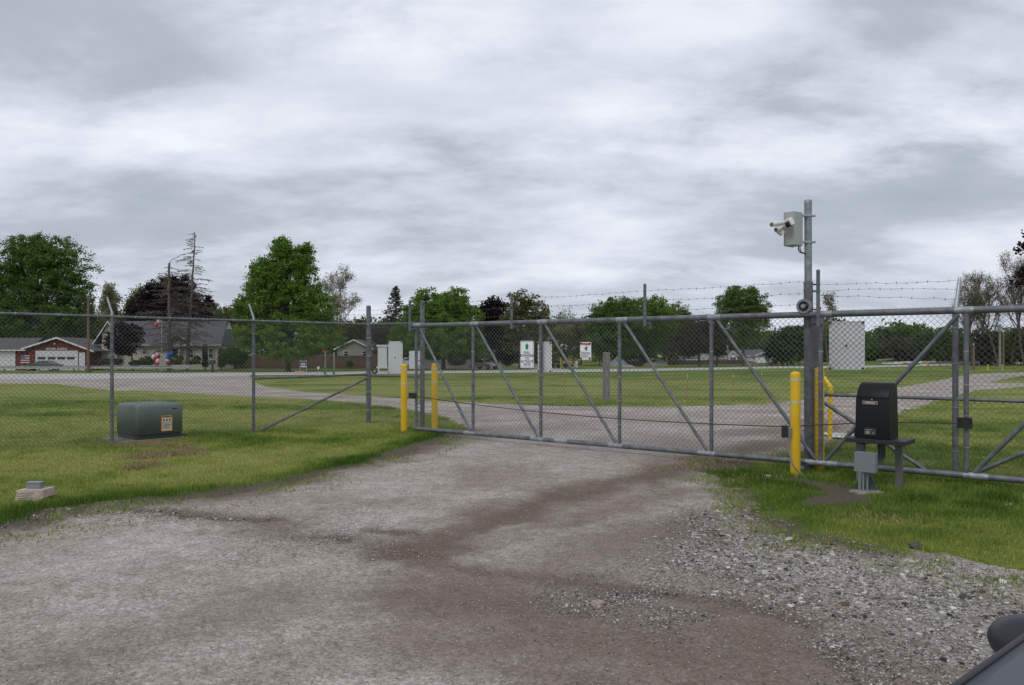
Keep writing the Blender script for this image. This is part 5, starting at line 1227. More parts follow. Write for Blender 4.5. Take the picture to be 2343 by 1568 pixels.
# ================================================================== houses
ROOF = mat('grey_shingles', (.085, .086, .095), .9, 0, .15, 3, .2, 20)
ROOFB = mat('brown_shingles', (.085, .079, .079), .9, 0, .15, 3, .2, 20)
TRIM = mat('white_trim', (.66, .66, .66), .5)
def siding(name, c1, c2, sc_=6.5):
    m, n, l, b = nodes_mat(name); g = n.new('ShaderNodeNewGeometry'); s_ = n.new('ShaderNodeSeparateXYZ'); l.new(g.outputs['Position'], s_.inputs[0])
    q = mathn(n, l, 'FRACT', mathn(n, l, 'MULTIPLY', s_.outputs[2], sc_)); l.new(rampn(n, l, q, [(0, c2), (.18, c1), (1, c1)]), b.inputs['Base Color']); b.inputs['Roughness'].default_value = .7; return m
CREAM = siding('cream_siding', (.50, .47, .40), (.30, .28, .24)); TAN = siding('tan_siding', (.27, .265, .235), (.19, .185, .165)); WSID = siding('white_siding', (.66, .67, .68), (.48, .49, .5)); GSID = siding('grey_siding', (.22, .215, .21), (.15, .15, .15))
BRICK, n, l, b = nodes_mat('red_brick'); g = n.new('ShaderNodeNewGeometry'); mp = n.new('ShaderNodeMapping'); mp.inputs['Rotation'].default_value = (R(90), 0, 0); l.new(g.outputs['Position'], mp.inputs[0])
bt_ = n.new('ShaderNodeTexBrick'); bt_.inputs['Scale'].default_value = 4.5; bt_.inputs['Color1'].default_value = (.15, .028, .018, 1); bt_.inputs['Color2'].default_value = (.11, .022, .016, 1); bt_.inputs['Mortar'].default_value = (.16, .09, .07, 1); bt_.inputs['Mortar Size'].default_value = .012
l.new(mp.outputs[0], bt_.inputs[0]); l.new(bt_.outputs[0], b.inputs['Base Color']); b.inputs['Roughness'].default_value = .9
def bx(x0, x1, y0, y1, z0, z1): return MB().box(((x0 + x1) / 2, (y0 + y1) / 2, (z0 + z1) / 2), (abs(x1 - x0), abs(y1 - y0), abs(z1 - z0)))
def slab(mb, p0, p1, p2, p3, th=.12):
    a = [Vector(p) for p in (p0, p1, p2, p3)]; nn = (a[1] - a[0]).cross(a[3] - a[0]).normalized()
    if nn.z < 0: nn = -nn
    return mb.add(a + [p - nn * th for p in a], [(0, 1, 2, 3), (7, 6, 5, 4), (0, 4, 5, 1), (1, 5, 6, 2), (2, 6, 7, 3), (3, 7, 4, 0)])
def front_gable(t, xl, xr, xp, ze, zp, zb, y0, depth, wm, rm, oh=.35, trim=TRIM, sub_='gable', lx=None, rx=None, zel=None, zer=None):
    """a wing with its gable end towards the road"""
    zel = ze if zel is None else zel; zer = ze if zer is None else zer; lx = xl - .5 if lx is None else lx; rx = xr + .5 if rx is None else rx
    def zline(x): return zel + (zp - zel) * (x - lx) / (xp - lx) if x < xp else zer + (zp - zer) * (rx - x) / (rx - xp)
    build('wall', MB().prism([(xl, zb), (xr, zb), (xr, zline(xr) - .1), (xp, zp - .1), (xl, zline(xl) - .1)], y0, y0 + depth), wm, t, True)
    m_ = MB(); slab(m_, (lx, y0 - oh, zel), (xp, y0 - oh, zp), (xp, y0 + depth, zp), (lx, y0 + depth, zel)); slab(m_, (xp, y0 - oh, zp), (rx, y0 - oh, zer), (rx, y0 + depth, zer), (xp, y0 + depth, zp)); build('roof', m_, rm, t, True)
    m_ = MB()
    for a, b_ in (((lx, zel), (xp, zp)), ((xp, zp), (rx, zer))):
        m_.add([(a[0], y0 - oh - .03, a[1] + .02), (b_[0], y0 - oh - .03, b_[1] + .02), (b_[0], y0 - oh - .03, b_[1] - .20), (a[0], y0 - oh - .03, a[1] - .20)], [(0, 1, 2, 3)])
    pieces('barge_board', m_, trim, t, True)
def side_wing(t, xl, xr, ze, zr, zb, y0, depth, wm, rm, oh=.4, trim=TRIM, xo=.4, hip=0):
    yr = y0 + depth / 2
    build('wall', MB().add([(xl, y0, zb), (xr, y0, zb), (xr, y0, ze), (xl, y0, ze), (xl, y0 + depth, zb), (xr, y0 + depth, zb), (xr, y0 + depth, ze), (xl, y0 + depth, ze), (xl, yr, zr - .1), (xr, yr, zr - .1)],
          [(0, 1, 2, 3), (5, 4, 7, 6), (4, 0, 3, 8, 7), (1, 5, 6, 9, 2)]), wm, t, True)
    m_ = MB(); slab(m_, (xl - xo, y0 - oh, ze - .1), (xr + xo, y0 - oh, ze - .1), (xr + xo - hip, yr, zr), (xl - xo, yr, zr)); slab(m_, (xl - xo, yr, zr), (xr + xo - hip, yr, zr), (xr + xo, y0 + depth + oh, ze - .1), (xl - xo, y0 + depth + oh, ze - .1))
    if hip: m_.add([(xr + xo, y0 - oh, ze - .1), (xr + xo, y0 + depth + oh, ze - .1), (xr + xo - hip, yr, zr)], [(0, 1, 2)])
    build('roof', m_, rm, t, True); build('gutter', bx(xl - xo, xr + xo, y0 - oh - .1, y0 - oh - .01, ze - .22, ze - .08), trim, t, True)
def window(t, x0, x1, z0, z1, y, fm=TRIM, mull=1, trim_m=None, name='window'):
    f_ = build(name, MB(), None, t, True) if False else None
    fr_ = MB(); w_ = .07
    for a in ((x0, x1, z1 - w_, z1), (x0, x1, z0, z0 + w_), (x0, x0 + w_, z0 + w_, z1 - w_), (x1 - w_, x1, z0 + w_, z1 - w_)): q_ = bx(a[0], a[1], y - .05, y + .02, a[2], a[3]); fr_.add(q_.v, q_.f)
    if mull: q_ = bx(x0 + w_, x1 - w_, y - .045, y + .01, (z0 + z1) / 2 - .025, (z0 + z1) / 2 + .025); fr_.add(q_.v, q_.f)
    wdw = build(name, fr_, fm, t, True); build('pane', bx(x0 + w_, x1 - w_, y - .015, y + .01, z0 + w_, z1 - w_), DARKGL, wdw)
    if trim_m is not None:
        for a in ((x0 - .14, x0), (x1, x1 + .14)): build('shutter', bx(a[0], a[1], y - .06, y - .003, z0 - .05, z1 + .05), trim_m, wdw)
    return wdw
# --- brick garage with name letters
D = 104.0; zb = zt(D); y0 = D
g_ = thing('brick_garage', 'red brick garage with white gable trim, white doors and name letters', 'garage', (XD(130, D), D, zb))
side_wing(g_, XD(-75, D), XD(56, D), ZD(799, D), ZD(773, D + 3.4), zb, y0, 7.0, BRICK, ROOFB, oh=.4)
front_gable(g_, XD(56, D) + .02, XD(202, D), XD(133.6, D), 0, ZD(771.5, D), zb, y0 - .03, 7.5, BRICK, ROOFB, .45, lx=XD(53, D), rx=XD(219, D), zel=ZD(797.5, D), zer=ZD(803, D))
DOORW = mat('garage_door_white', (.60, .60, .62), .5, 0, .06, 2)
yd = y0 - .03
def gdoor(px0, px1, py, windows, y, nm='garage_door'):
    x0, x1, z1 = XD(px0, D), XD(px1, D), ZD(py, D)
    d_ = build(nm, bx(x0, x1, y - .06, y + .02, zb, z1), DOORW, g_, True)
    m_ = MB()
    for a in ((x0 - .12, x1 + .12, z1, z1 + .14), (x0 - .12, x0, zb, z1), (x1, x1 + .12, zb, z1)): q_ = bx(a[0], a[1], y - .10, y, a[2], a[3]); m_.add(q_.v, q_.f)
    build('frame', m_, TRIM, d_)
    for a, b_ in windows: build('pane', bx(XD(a, D), XD(b_, D), y - .075, y - .055, ZD(822.5, D), ZD(817, D)), DARKGL, d_)
    if not windows or len(windows):
        m_ = MB()
        for k in range(1, 4): q_ = bx(x0, x1, y - .068, y - .058, zb + (z1 - zb) * k / 4 - .012, zb + (z1 - zb) * k / 4 + .012); m_.add(q_.v, q_.f)
        pieces('panel_groove', m_, mat('groove_grey', (.3, .3, .31), .6), d_)
gdoor(84.5, 177, 805, ((87, 105), (110, 128), (132, 150.5), (154, 171.5)), yd)
gdoor(-50, 33.5, 804, (), y0)
build('side_door', bx(XD(181.5, D), XD(195, D), yd - .06, yd + .02, zb, ZD(807, D)), DOORW, g_, True)
build('corner_board', bx(XD(200.5, D), XD(203, D), yd - .06, yd + .1, zb, ZD(803, D)), TRIM, g_, True)
for i, ch in enumerate('NEWLANDS'):
    text('name_letter', ch, .38, frame((XD(109.5 + i * 6.1, D), yd - .05, ZD(798.8, D)), (1, 0, 0), (0, -1, 0)), TRIM, g_, bold=.012, extrude=.02)
build('gable_lamp', MB().ell((XD(126, D), yd - .12, ZD(787, D)), (.11, .12, .12), 8, 6), TRIM, g_, True)
fl = thing('flag_board', 'stars and stripes painted on a board on the garage wall', 'flag', (XD(58.5, D), yd, ZD(831, D)))
x0, x1, z1, z0 = XD(48.4, D), XD(69, D), ZD(812.8, D), ZD(831, D); hs = (z1 - z0) / 7
for i in range(7):
    build('stripe', bx(x0, x1, yd - .09, yd - .05, z1 - hs * (i + 1) + .02, z1 - hs * i - .02), TRIM if i % 2 == 0 else mat('flag_red', (.28, .02, .03), .6), fl, True)
build('canton', bx(x0, x0 + (x1 - x0) * .42, yd - .11, yd - .092, z1 - hs * 4, z1), mat('flag_blue', (.03, .04, .16), .6), fl, True)
m_ = MB()
for i in range(5):
    for k in range(4):
        q_ = bx(x0 + .06 + i * .09, x0 + .10 + i * .09, yd - .116, yd - .111, z1 - .10 - k * .15, z1 - .06 - k * .15); m_.add(q_.v, q_.f)
pieces('star', m_, TRIM, fl, True)
# --- cream bungalow
D = 108.0; zb = zt(D); y0 = D
h_ = thing('cream_house', 'cream sided house with a steep grey roof and bay window', 'house', (XD(370, D), D, zb))
side_wing(h_, XD(242, D), XD(499, D), ZD(787.5, D), ZD(735, D + 4.2), zb, y0, 8.4, CREAM, ROOF, oh=.5, trim=mat('cream_trim', (.55, .50, .40), .6), xo=.6, hip=.9)
front_gable(h_, XD(241, D), XD(275, D), XD(257.5, D), 0, ZD(735, D), zb, y0 - .9, 4.5, CREAM, ROOF, .4, lx=XD(223, D), rx=XD(292, D), zel=ZD(787, D), zer=ZD(787, D))
front_gable(h_, XD(392, D), XD(430, D), XD(411, D), 0, ZD(763, D), ZD(788, D), y0 - .35, 3.2, GSID, ROOF, .5, trim=mat('cream_trim', (.55, .50, .40)), lx=XD(374, D), rx=XD(446, D), zel=ZD(789, D), zer=ZD(789, D))
PINK = mat('pink_trim', (.42, .22, .18), .6)
window(h_, XD(325.5, D), XD(337, D), ZD(811, D), ZD(793, D), y0, TRIM, 1, PINK)
window(h_, XD(431, D), XD(443, D), ZD(820, D), ZD(798, D), y0, TRIM, 1, PINK); window(h_, XD(477, D), XD(488.5, D), ZD(820, D), ZD(797, D), y0, TRIM, 1, PINK)
build('bay_box', bx(XD(391, D), XD(416, D), y0 - .75, y0 - .01, ZD(823, D), ZD(796, D)), mat('bay_cream', (.50, .48, .43), .7), h_, True)  # bay walls in one plain even cream, without siding lines
window(h_, XD(392.5, D), XD(414.5, D), ZD(820, D), ZD(796.5, D), y0 - .76, TRIM, 0)
m_ = MB(); slab(m_, (XD(387, D), y0 - 1.1, ZD(794.5, D)), (XD(419, D), y0 - 1.1, ZD(794.5, D)), (XD(413, D), y0 - .35, ZD(784, D)), (XD(393, D), y0 - .35, ZD(784, D)), .06); build('bay_roof', m_, mat('bay_shingle', (.24, .20, .18), .9), h_, True)
build('downpipe', bx(XD(300, D), XD(301, D), y0 - .08, y0 - .01, zb, ZD(790, D)), PINK, h_, True)
build('corner_board', bx(XD(239.5, D), XD(241, D), y0 - .95, y0 - .8, zb, ZD(790, D)), PINK, h_, True)
# --- tan ranch house behind the plank fence
D = 142.0; zb = zt(D)
h_ = thing('tan_house', 'tan sided ranch house with white gable trim behind the plank fence', 'house', (XD(810, D), D, zb))
side_wing(h_, XD(840, D), XD(925, D), ZD(799, D), ZD(779, D + 4), zb, D + .5, 8, TAN, ROOFB)
front_gable(h_, XD(771, D), XD(852, D), XD(809.7, D), 0, ZD(776.5, D), zb, D, 9, TAN, ROOFB, .5, lx=XD(764, D), rx=XD(857, D), zel=ZD(799, D), zer=ZD(800, D))
window(h_, XD(786, D), XD(798, D), ZD(815, D), ZD(803, D), D, TRIM); window(h_, XD(828, D), XD(838.5, D), ZD(815, D), ZD(803, D), D, TRIM)
# --- grey house under the rounded maple
D = 126.0; zb = zt(D)
h_ = thing('grey_house', 'low grey house half hidden under the rounded maple', 'house', (XD(1030, D), D, zb))
side_wing(h_, XD(966, D), XD(1072, D), ZD(806, D), ZD(794, D + 3.5), zb, D, 7, GSID, ROOFB)
window(h_, XD(1013, D), XD(1021, D), ZD(825, D), ZD(808, D), D, TRIM); window(h_, XD(1022, D), XD(1032, D), ZD(828, D), ZD(805, D), D, TRIM); window(h_, XD(1052, D), XD(1060, D), ZD(822, D), ZD(809, D), D, TRIM)
# --- distant ranch houses
D = 172.0; zb = zt(D); SHUT = mat('dark_shutter', (.03, .03, .04), .6)
h_ = thing('white_ranch_house', 'white ranch house with dark shutters left of the camera pole', 'house', (XD(1755, D), D, zb))
side_wing(h_, XD(1712, D), XD(1745, D), ZD(813, D), ZD(800, D + 4), zb, D + 1.0, 9, WSID, ROOF)
front_gable(h_, XD(1728, D), XD(1789, D), XD(1760, D), 0, ZD(799, D), zb, D, 10, WSID, ROOF, .4, lx=XD(1724, D), rx=XD(1793, D), zel=ZD(813.5, D), zer=ZD(811, D))
for a, b_ in ((1736.5, 1744.5), (1753, 1759.5), (1761, 1768)): window(h_, XD(a, D), XD(b_, D), ZD(818, D), ZD(811.5, D), D, TRIM, 1, SHUT)
build('door', bx(XD(1777, D), XD(1783, D), D - .08, D + .02, ZD(824, D), ZD(811, D)), SHUT, h_, True)
h_ = thing('gabled_house', 'pale house with a small gable and brick chimney left of the white ranch house', 'house', (XD(1680, D), D, zb))
side_wing(h_, XD(1680, D), XD(1711, D), ZD(814, D), ZD(802, D + 4), zb, D + 2, 8, TAN, ROOFB); front_gable(h_, XD(1667, D), XD(1686, D), XD(1674.5, D), 0, ZD(803.5, D), zb, D, 8, WSID, ROOFB, .3, lx=XD(1664.5, D), rx=XD(1688, D), zel=ZD(812, D), zer=ZD(813, D))
build('chimney', bx(XD(1690, D), XD(1694, D), D + 1, D + 2.2, zb, ZD(802, D)), mat('chimney_brick', (.17, .10, .08), .9), h_, True)
window(h_, XD(1669, D), XD(1684, D), ZD(826, D), ZD(817, D), D, TRIM)
h_ = thing('long_low_house', 'long low grey-roofed house between the small gabled houses', 'house', (XD(1648, D), D, zb)); side_wing(h_, XD(1631, D), XD(1664, D), ZD(819, D), ZD(809.5, D + 4), zb, D + 3, 8, TAN, ROOFB)
h_ = thing('small_white_house', 'small white house with two little gables, furthest left of the ranch houses', 'house', (XD(1612, D), D, zb))
front_gable(h_, XD(1598, D), XD(1615, D), XD(1607, D), 0, ZD(813, D), zb, D, 7, WSID, ROOF, .3, lx=XD(1596, D), rx=XD(1618, D), zel=ZD(820, D), zer=ZD(820, D)); front_gable(h_, XD(1612, D), XD(1628, D), XD(1622, D), 0, ZD(808, D), zb, D + 3, 7, WSID, ROOF, .3, lx=XD(1609, D), rx=XD(1630, D), zel=ZD(817, D), zer=ZD(817, D))
h_ = thing('low_shed', 'low shed with a grey roof left of the small white house', 'shed', (XD(1575, D), D, zb)); side_wing(h_, XD(1562, D), XD(1592, D), ZD(822, D), ZD(815, D + 3), zb, D, 6, TAN, ROOF)

# ================================================================== fences and rails beyond the road
PLANK = mat('brown_planks', (.125, .072, .048), .85, 0, .3, 5, .2, 30, stretch=(6, 6, .3))
pf = thing('plank_fence', 'brown wooden plank fence between the cream house and the corner post', 'fence', (XD(720, 112), 112, zt(112)))
D = 114.0; m_ = MB(); x0, x1 = XD(500, D), XD(895, D); nP = int((x1 - x0) / .15); rg = random.Random(3)
for i in range(nP): x_ = x0 + i * .15; m_.box((x_ + .07, D + rg.uniform(-.015, .015), zt(D) + .95), (.138, .03, 1.95 + rg.uniform(-.04, .04)))
build('boards', m_, PLANK, pf, True); build('rail', bx(x0, x1, D - .07, D - .02, zt(D) + 1.62, zt(D) + 1.72), PLANK, pf, True); build('rail', bx(x0, x1, D - .07, D - .02, zt(D) + .30, zt(D) + .40), PLANK, pf, True)
pf = thing('plank_fence', 'brown wooden fence piece between the brick garage and the cream house', 'fence', (XD(220, 112), 112, zt(112)))
m_ = MB(); x0, x1 = XD(203, D), XD(240, D)
for i in range(int((x1 - x0) / .15)): m_.box((x0 + i * .15 + .07, D, zt(D) + 1.0), (.138, .03, 2.0))
build('boards', m_, PLANK, pf, True)
# guardrail along the far side of the road
gr = thing('guardrail', 'galvanised road guardrail with a flat grey end before the brick garage', 'guardrail', (XD(200, 92), 92, zt(92)))
def wbeam(pts, h0, h1):
    sec = [(0, h0), (-.06, h0 + .02), (-.06, h0 + .08), (.0, (h0 + h1) / 2), (-.06, h1 - .08), (-.06, h1 - .02), (0, h1)]; vs = []
    for p in pts:
        for o_, z_ in sec: vs.append((p[0], p[1] + o_, zt(p[1]) + z_))
    n_ = len(sec); return MB().add(vs, [(i * n_ + k, i * n_ + k + 1, (i + 1) * n_ + k + 1, (i + 1) * n_ + k) for i in range(len(pts) - 1) for k in range(n_ - 1)])
ga, gb = Vector((XD(-160, 88), 88, 0)), Vector((XD(393, 96), 96, 0)); gpts = [ga.lerp(gb, i / 14) for i in range(15)]
RAILM = mat('rail_zinc', (.34, .345, .36), .5, .3, .12, 3)
build('beam', wbeam(gpts, .42, .76), RAILM, gr, True)
for p in gpts: build('post', MB().box((p.x, p.y + .10, zt(p.y) + .36), (.15, .15, .76)), WOOD, gr, True)
build('end_terminal', bx(XD(393, 96), XD(436, 96), 95.8, 95.95, zt(96) + .40, zt(96) + .86), mat('end_grey', (.33, .32, .33), .6), gr, True)
m_ = MB(); 
for zz in (.50, .64, .78): q_ = bx(XD(436, 96), XD(447, 96), 95.85, 95.95, zt(96) + zz - .03, zt(96) + zz + .03); m_.add(q_.v, q_.f)
pieces('end_slots', m_, RAILM, gr, True)
gr = thing('guardrail', 'long thin guardrail along the distant highway at the right', 'guardrail', tuple(GND(2100, 170)))
hp = [G(2005, 830.2), G(2060, 825.5), G(2110, 822.0), G(2160, 819.6), G(2224, 817.4), G(2500, 811)]; build('beam', wbeam(hp, .40, .78), RAILM, gr, True)
for a, b_ in zip(hp[:-1], hp[1:]):
    for k in range(3): x_ = a[0] + (b_[0] - a[0]) * k / 3; y_ = a[1] + (b_[1] - a[1]) * k / 3; build('post', MB().box((x_, y_ + .1, zt(y_) + .36), (.15, .15, .75)), WOOD, gr, True)
gr = thing('guardrail', 'nearer short guardrail with an orange marker beside the distant highway', 'guardrail', tuple(GND(2150, 130)))
hp = [GND(2124, 125), GND(2150, 130), GND(2196, 134), GND(2240, 137)]; build('beam', wbeam([(p.x, p.y) for p in hp], .42, .80), mat('dull_rail', (.17, .17, .18), .6), gr, True)
for p in hp: build('post', MB().box((p.x, p.y + .1, zt(p.y) + .36), (.15, .15, .76)), WOOD, gr, True)
build('marker', MB().box(GND(2121.5, 124) + Vector((0, 0, .65)), (.35, .05, .55)), ORANGE, gr, True)
t = thing('retaining_wall', 'low dark timber wall before the distant ranch houses', 'wall', tuple(GND(1580, 150)))
a, b_ = GND(1466, 146), GND(1705, 154); m_ = MB(); u = (b_ - a).normalized(); L_ = (b_ - a).length
for i in range(int(L_ / 1.2)): m_.box(a + u * (i * 1.2 + .6) + Vector((0, 0, .42)), (1.17, .15, .86))
build('timbers', m_, mat('dark_timber', (.085, .07, .062), .9, 0, .3, 2), t, True)
def mound(name, label, cat, px, D, rx, h, m, seed, ry=None):
    t = thing(name, label, cat, tuple(GND(px, D))); rg = random.Random(seed); mb_ = MB(); vs = []; n1, n2 = 22, 7; c = GND(px, D)
    for j in range(n2 + 1):
        f_ = j / n2
        for i in range(n1):
            a = 2 * math.pi * i / n1; q = rx * f_ * (1 + .12 * math.sin(3 * a + seed) + rg.uniform(-.05, .05)); vs.append((c.x + q * math.cos(a), c.y + (ry or rx * .7) / rx * q * math.sin(a), c.z + h * (1 - f_ ** 1.25) + rg.uniform(-.04, .04) * h - .03))
    mb_.add(vs, [(j * n1 + i, j * n1 + (i + 1) % n1, (j + 1) * n1 + (i + 1) % n1, (j + 1) * n1 + i) for j in range(n2) for i in range(n1)], True); build('pile', mb_, m, t, True); return t
PILE = mat('gravel_pile_grey', (.24, .23, .225), .95, 0, .25, 2, .4, 8); DPILE = mat('soil_pile', (.16, .10, .06), .95, 0, .3, 2, .4, 8)
mound('gravel_pile', 'small low gravel pile right of the wooden post', 'pile', 1438, 125, 1.1, .45, PILE, 1); mound('gravel_pile', 'long gravel pile before the timber wall', 'pile', 1490, 138, 2.6, .75, PILE, 2); mound('gravel_pile', 'peaked grey gravel pile under the small white sign', 'pile', 1509, 143, 1.6, 1.1, PILE, 3)
mound('soil_pile', 'brown soil heap before the long low house', 'pile', 1640, 160, 4.5, 1.25, DPILE, 4, 2); mound('soil_pile', 'dark brown soil bank before the gabled house', 'pile', 1695, 162, 4.5, .9, mat('dark_soil', (.085, .065, .05), .95, 0, .3, 2), 5, 2)
t = mound('tarp_stack', 'rounded stack under a grey tarpaulin right of the wooden post', 'tarp', 1414, 132, 1.9, 1.75, mat('grey_tarp', (.17, .175, .185), .6, 0, .3, 1.2, .3, 6, col2=(.34, .36, .38)), 6)
t = thing('pipe_stack', 'stack of black pipes beside the grey tarpaulin', 'pipes', tuple(GND(1449, 134))); rg = random.Random(8)
for i in range(9): c = GND(1436 + (i % 5) * 7 + (i // 5) * 3.5, 134) + Vector((0, 0, .28 + (i // 5) * .5)); build('pipe', MB().tube([c - Vector((.0, 1.5, 0)), c + Vector((0, 1.5, 0))], .25, 12), BLACKM, t, True)

# ================================================================== poles, wires, posts
def upole(px, top_y, D, r, label, m, arm=False, box=False):
    t = thing('utility_pole', label, 'pole', tuple(GND(px, D)), 0, 'utility poles'); z1 = ZD(top_y, D); p = GND(px, D)
    build('shaft', MB().tube([p - Vector((0, 0, .1)), Vector((p.x, p.y, z1))], [r, r * .72], 12), m, t, True)
    build('insulator', MB().tube([(p.x, p.y, z1), (p.x, p.y, z1 + .25)], .05, 8), TRIM, t, True)
    if box: build('transformer_can', MB().tube([(p.x - .25, p.y - .2, z1 - .9), (p.x - .25, p.y - .2, z1 - .1)], .22, 12), GREYBOX, t, True)
    return t
upole(202, 676, 93, .17, 'brown utility pole standing in front of the brick garage', POLEW)
upole(1254, 699, 118, .20, 'grey utility pole behind the blank board right of the arrow sign', POLEG)
upole(1664, 752, 160, .20, 'slim grey utility pole before the gabled house', POLEG)
upole(896, 768, 150, .14, 'short grey pole left of the gate post behind the boards', POLEG)
upole(2227, 790, 106, .18, 'brownish utility pole under the leftmost tall bare tree', POLEW)
upole(2287, 742, 104, .17, 'pale utility pole with a box near the right edge', POLEG, box=True)
upole(2295, 760, 110, .14, 'thin brown pole just right of the pole with a box', POLEW)
def wire(label, pts, r=.02, sag=.6):
    pl = []
    for a, b_ in zip(pts[:-1], pts[1:]):
        for i in range(14): t_ = i / 14; p = Vector(a).lerp(Vector(b_), t_); p.z -= sag * 4 * t_ * (1 - t_); pl.append(p)
    pl.append(Vector(pts[-1])); tag(build('overhead_wire', MB().tube(pl, r, 4, cap=False), mat('black_wire', (.02, .02, .02), .6)), label, 'wire', 'overhead wires')
wire('thick bundled overhead cable from the left edge to the brown pole', [P(-260, 588, 80), P(202, 686, 93)], .055, .5)
wire('top overhead wire running right from the brown pole', [P(-260, 575, 80), P(202, 678, 93), P(846, 752, 112), P(1010, 768, 118)], .022, .35)
wire('second overhead wire just below the top one', [P(-260, 600, 80), P(202, 690, 93), P(846, 757, 113), P(1010, 772, 119)], .022, .4)
wire('long thin overhead wire between the two grey utility poles', [P(1254, 776, 118), P(1664, 776, 160)], .016, .2)
wire('thin overhead wire from the slim grey pole towards the right', [P(1664, 772, 160), P(2020, 770, 150), P(2287, 768, 104)], .014, .3)
def stake(name, label, cat, px, y1, y0_, r, m, group=None, D=None, tip=None):
    D = D or GD(y0_); p = GND(px, D); t = thing(name, label, cat, tuple(p), 0, group); build('shaft', MB().tube([p - Vector((0, 0, .05)), Vector((p.x + .02, p.y, ZD(y1, D)))], r, 6), m, t, True)
    if tip: build('tip', MB().tube([(p.x + .02, p.y, ZD(y1, D)), (p.x + .02, p.y, ZD(y1, D) - .12)], r * 1.3, 6), tip, t, True)
STAKE = mat('stake_orange', (.50, .13, .03), .6); LIMEG = mat('lime_tip', (.45, .60, .25), .5)
for px, a, b_, lb in ((1290.5, 849, 910, 'thin orange stake in the field left of the warning sign'), (1571, 857, 918, 'thin orange stake in the field near the middle of the gate, with a lime tip'), (1676, 855, 917, 'thin orange stake right of the tall gate brace'), (1741, 850, 907, 'thin orange stake nearest the camera pole'), (777, 853, 905, 'thin orange stake left of the mailbox field edge')):
    stake('marker_stake', lb, 'stake', px, a, b_, .011, STAKE, 'orange stakes in the field', None, LIMEG)
t = thing('wooden_post', 'weathered grey square wooden post standing in the field behind the gate', 'post', tuple(GND(1387, GD(917))))
Dp = GD(917); q = GND(1387, Dp); build('post', MB().box(q + Vector((0, 0, (ZD(806, Dp) - q.z) / 2)), (.205, .2, ZD(806, Dp) - q.z), Matrix.Rotation(R(12), 3, 'Z'), .015), WOOD, t, True)
stake('marker_post', 'thin white marker post beside the weathered wooden post', 'post', 1379.5, 805, 830, .045, TRIM, None, 150)
for px, D, a, lb in ((1283, 118, 818, 'yellow post beside the dark trailer'), (1525, 140, 817, 'slim yellow post right of the small white sign'), (2259, 106, 834, 'short yellow post left of the pole with a box'), (2293, 106, 834, 'short yellow post right of the pole with a box')):
    stake('yellow_post', lb, 'post', px, a, 0, .09 if px != 1525 else .05, YEL2, 'yellow posts beyond the road', D)
t = thing('small_sign', 'tiny tilted white sign on a post before the timber wall', 'sign', tuple(GND(1508, 140))); p = GND(1508, 140)
build('post', MB().tube([p, Vector((p.x, p.y, ZD(817, 140)))], .04, 6), WOOD, t, True); build('board', MB().box((p.x, p.y - .05, ZD(815, 140)), (.75, .03, .30), Matrix.Rotation(R(25), 3, 'Y')), TRIM, t, True)
t = thing('highway_sign', 'tiny white square sign beside the distant highway', 'sign', tuple(GND(2056, 200))); p = GND(2056, 200)
build('post', MB().tube([p, Vector((p.x, p.y, ZD(819, 200)))], .05, 6), WOOD, t, True); build('board', MB().box((p.x, p.y - .05, ZD(819, 200)), (1.3, .04, 1.1)), mat('dull_white', (.5, .5, .5)), t, True)
# mailboxes
D = 66.0
def mailpost(px, lb, ytop, red):
    p = GND(px, D); t = thing('address_post', lb, 'post', tuple(p), 0, 'address posts at the mailboxes')
    build('post', MB().box((p.x, p.y, (p.z + ZD(ytop, D)) / 2), (.13, .13, ZD(ytop, D) - p.z)), POLEG, t, True)
    build('number_plate', MB().box((p.x - .05, p.y - .075, (ZD(836, D) + ZD(856, D)) / 2), (.13, .02, ZD(836, D) - ZD(856, D))), GREENP, t, True)
    if red: build('reflector', MB().box((p.x, p.y - .09, ZD(804.5, D)), (.48, .03, .07)).box((p.x, p.y - .09, ZD(803.5, D)), (.12, .035, .16)), REDP, t, True); build('reflector', MB().box((p.x + .05, p.y - .09, ZD(822, D)), (.16, .03, .06)), REDP, t, True)
    return t
mailpost(744, 'pale wooden post with red reflectors and a green number plate at the mailboxes', 805, True); mailpost(764, 'greyer wooden post with a green number plate right of the red-topped one', 806, False)
for k, (px, lb) in enumerate(((734, 'dark mailbox left of the red-topped post'), (753, 'dark mailbox between the two address posts'))):
    p = P(px, 816, D - .1); t = thing('mailbox', lb, 'mailbox', tuple(p), 0, 'mailboxes'); m_ = MB(); n_ = 10
    pr = [(-.24, -.16), (.24, -.16)] + [(.24 * math.cos(a), .02 + .16 * math.sin(a)) for a in [math.pi * i / 8 for i in range(9)]]
    build('box', MB().prism([(p.x + a, p.z + b_) for a, b_ in pr], p.y - .22, p.y + .22), mat('mailbox_dark', (.045, .05, .065), .5), t, True); build('flag', MB().box((p.x - .1, p.y - .23, p.z - .18), (.16, .02, .05)), REDP, t, True)
t = thing('green_mailbox', 'dark green mailbox on a post right of the guardrail end', 'mailbox', tuple(GND(485, 93))); p = GND(485, 93)
build('post', MB().box(p + Vector((.05, 0, .45)), (.22, .2, .95)), mat('post_green', (.02, .05, .04), .6), t, True); build('box', MB().box((p.x, p.y, ZD(829, 93)), (.72, .5, .50), None, .08), mat('box_green', (.02, .07, .055), .4), t, True); build('lid', MB().box((p.x + .05, p.y, ZD(823.5, 93)), (.82, .56, .06), None, .02), GREYBOX, t, True)
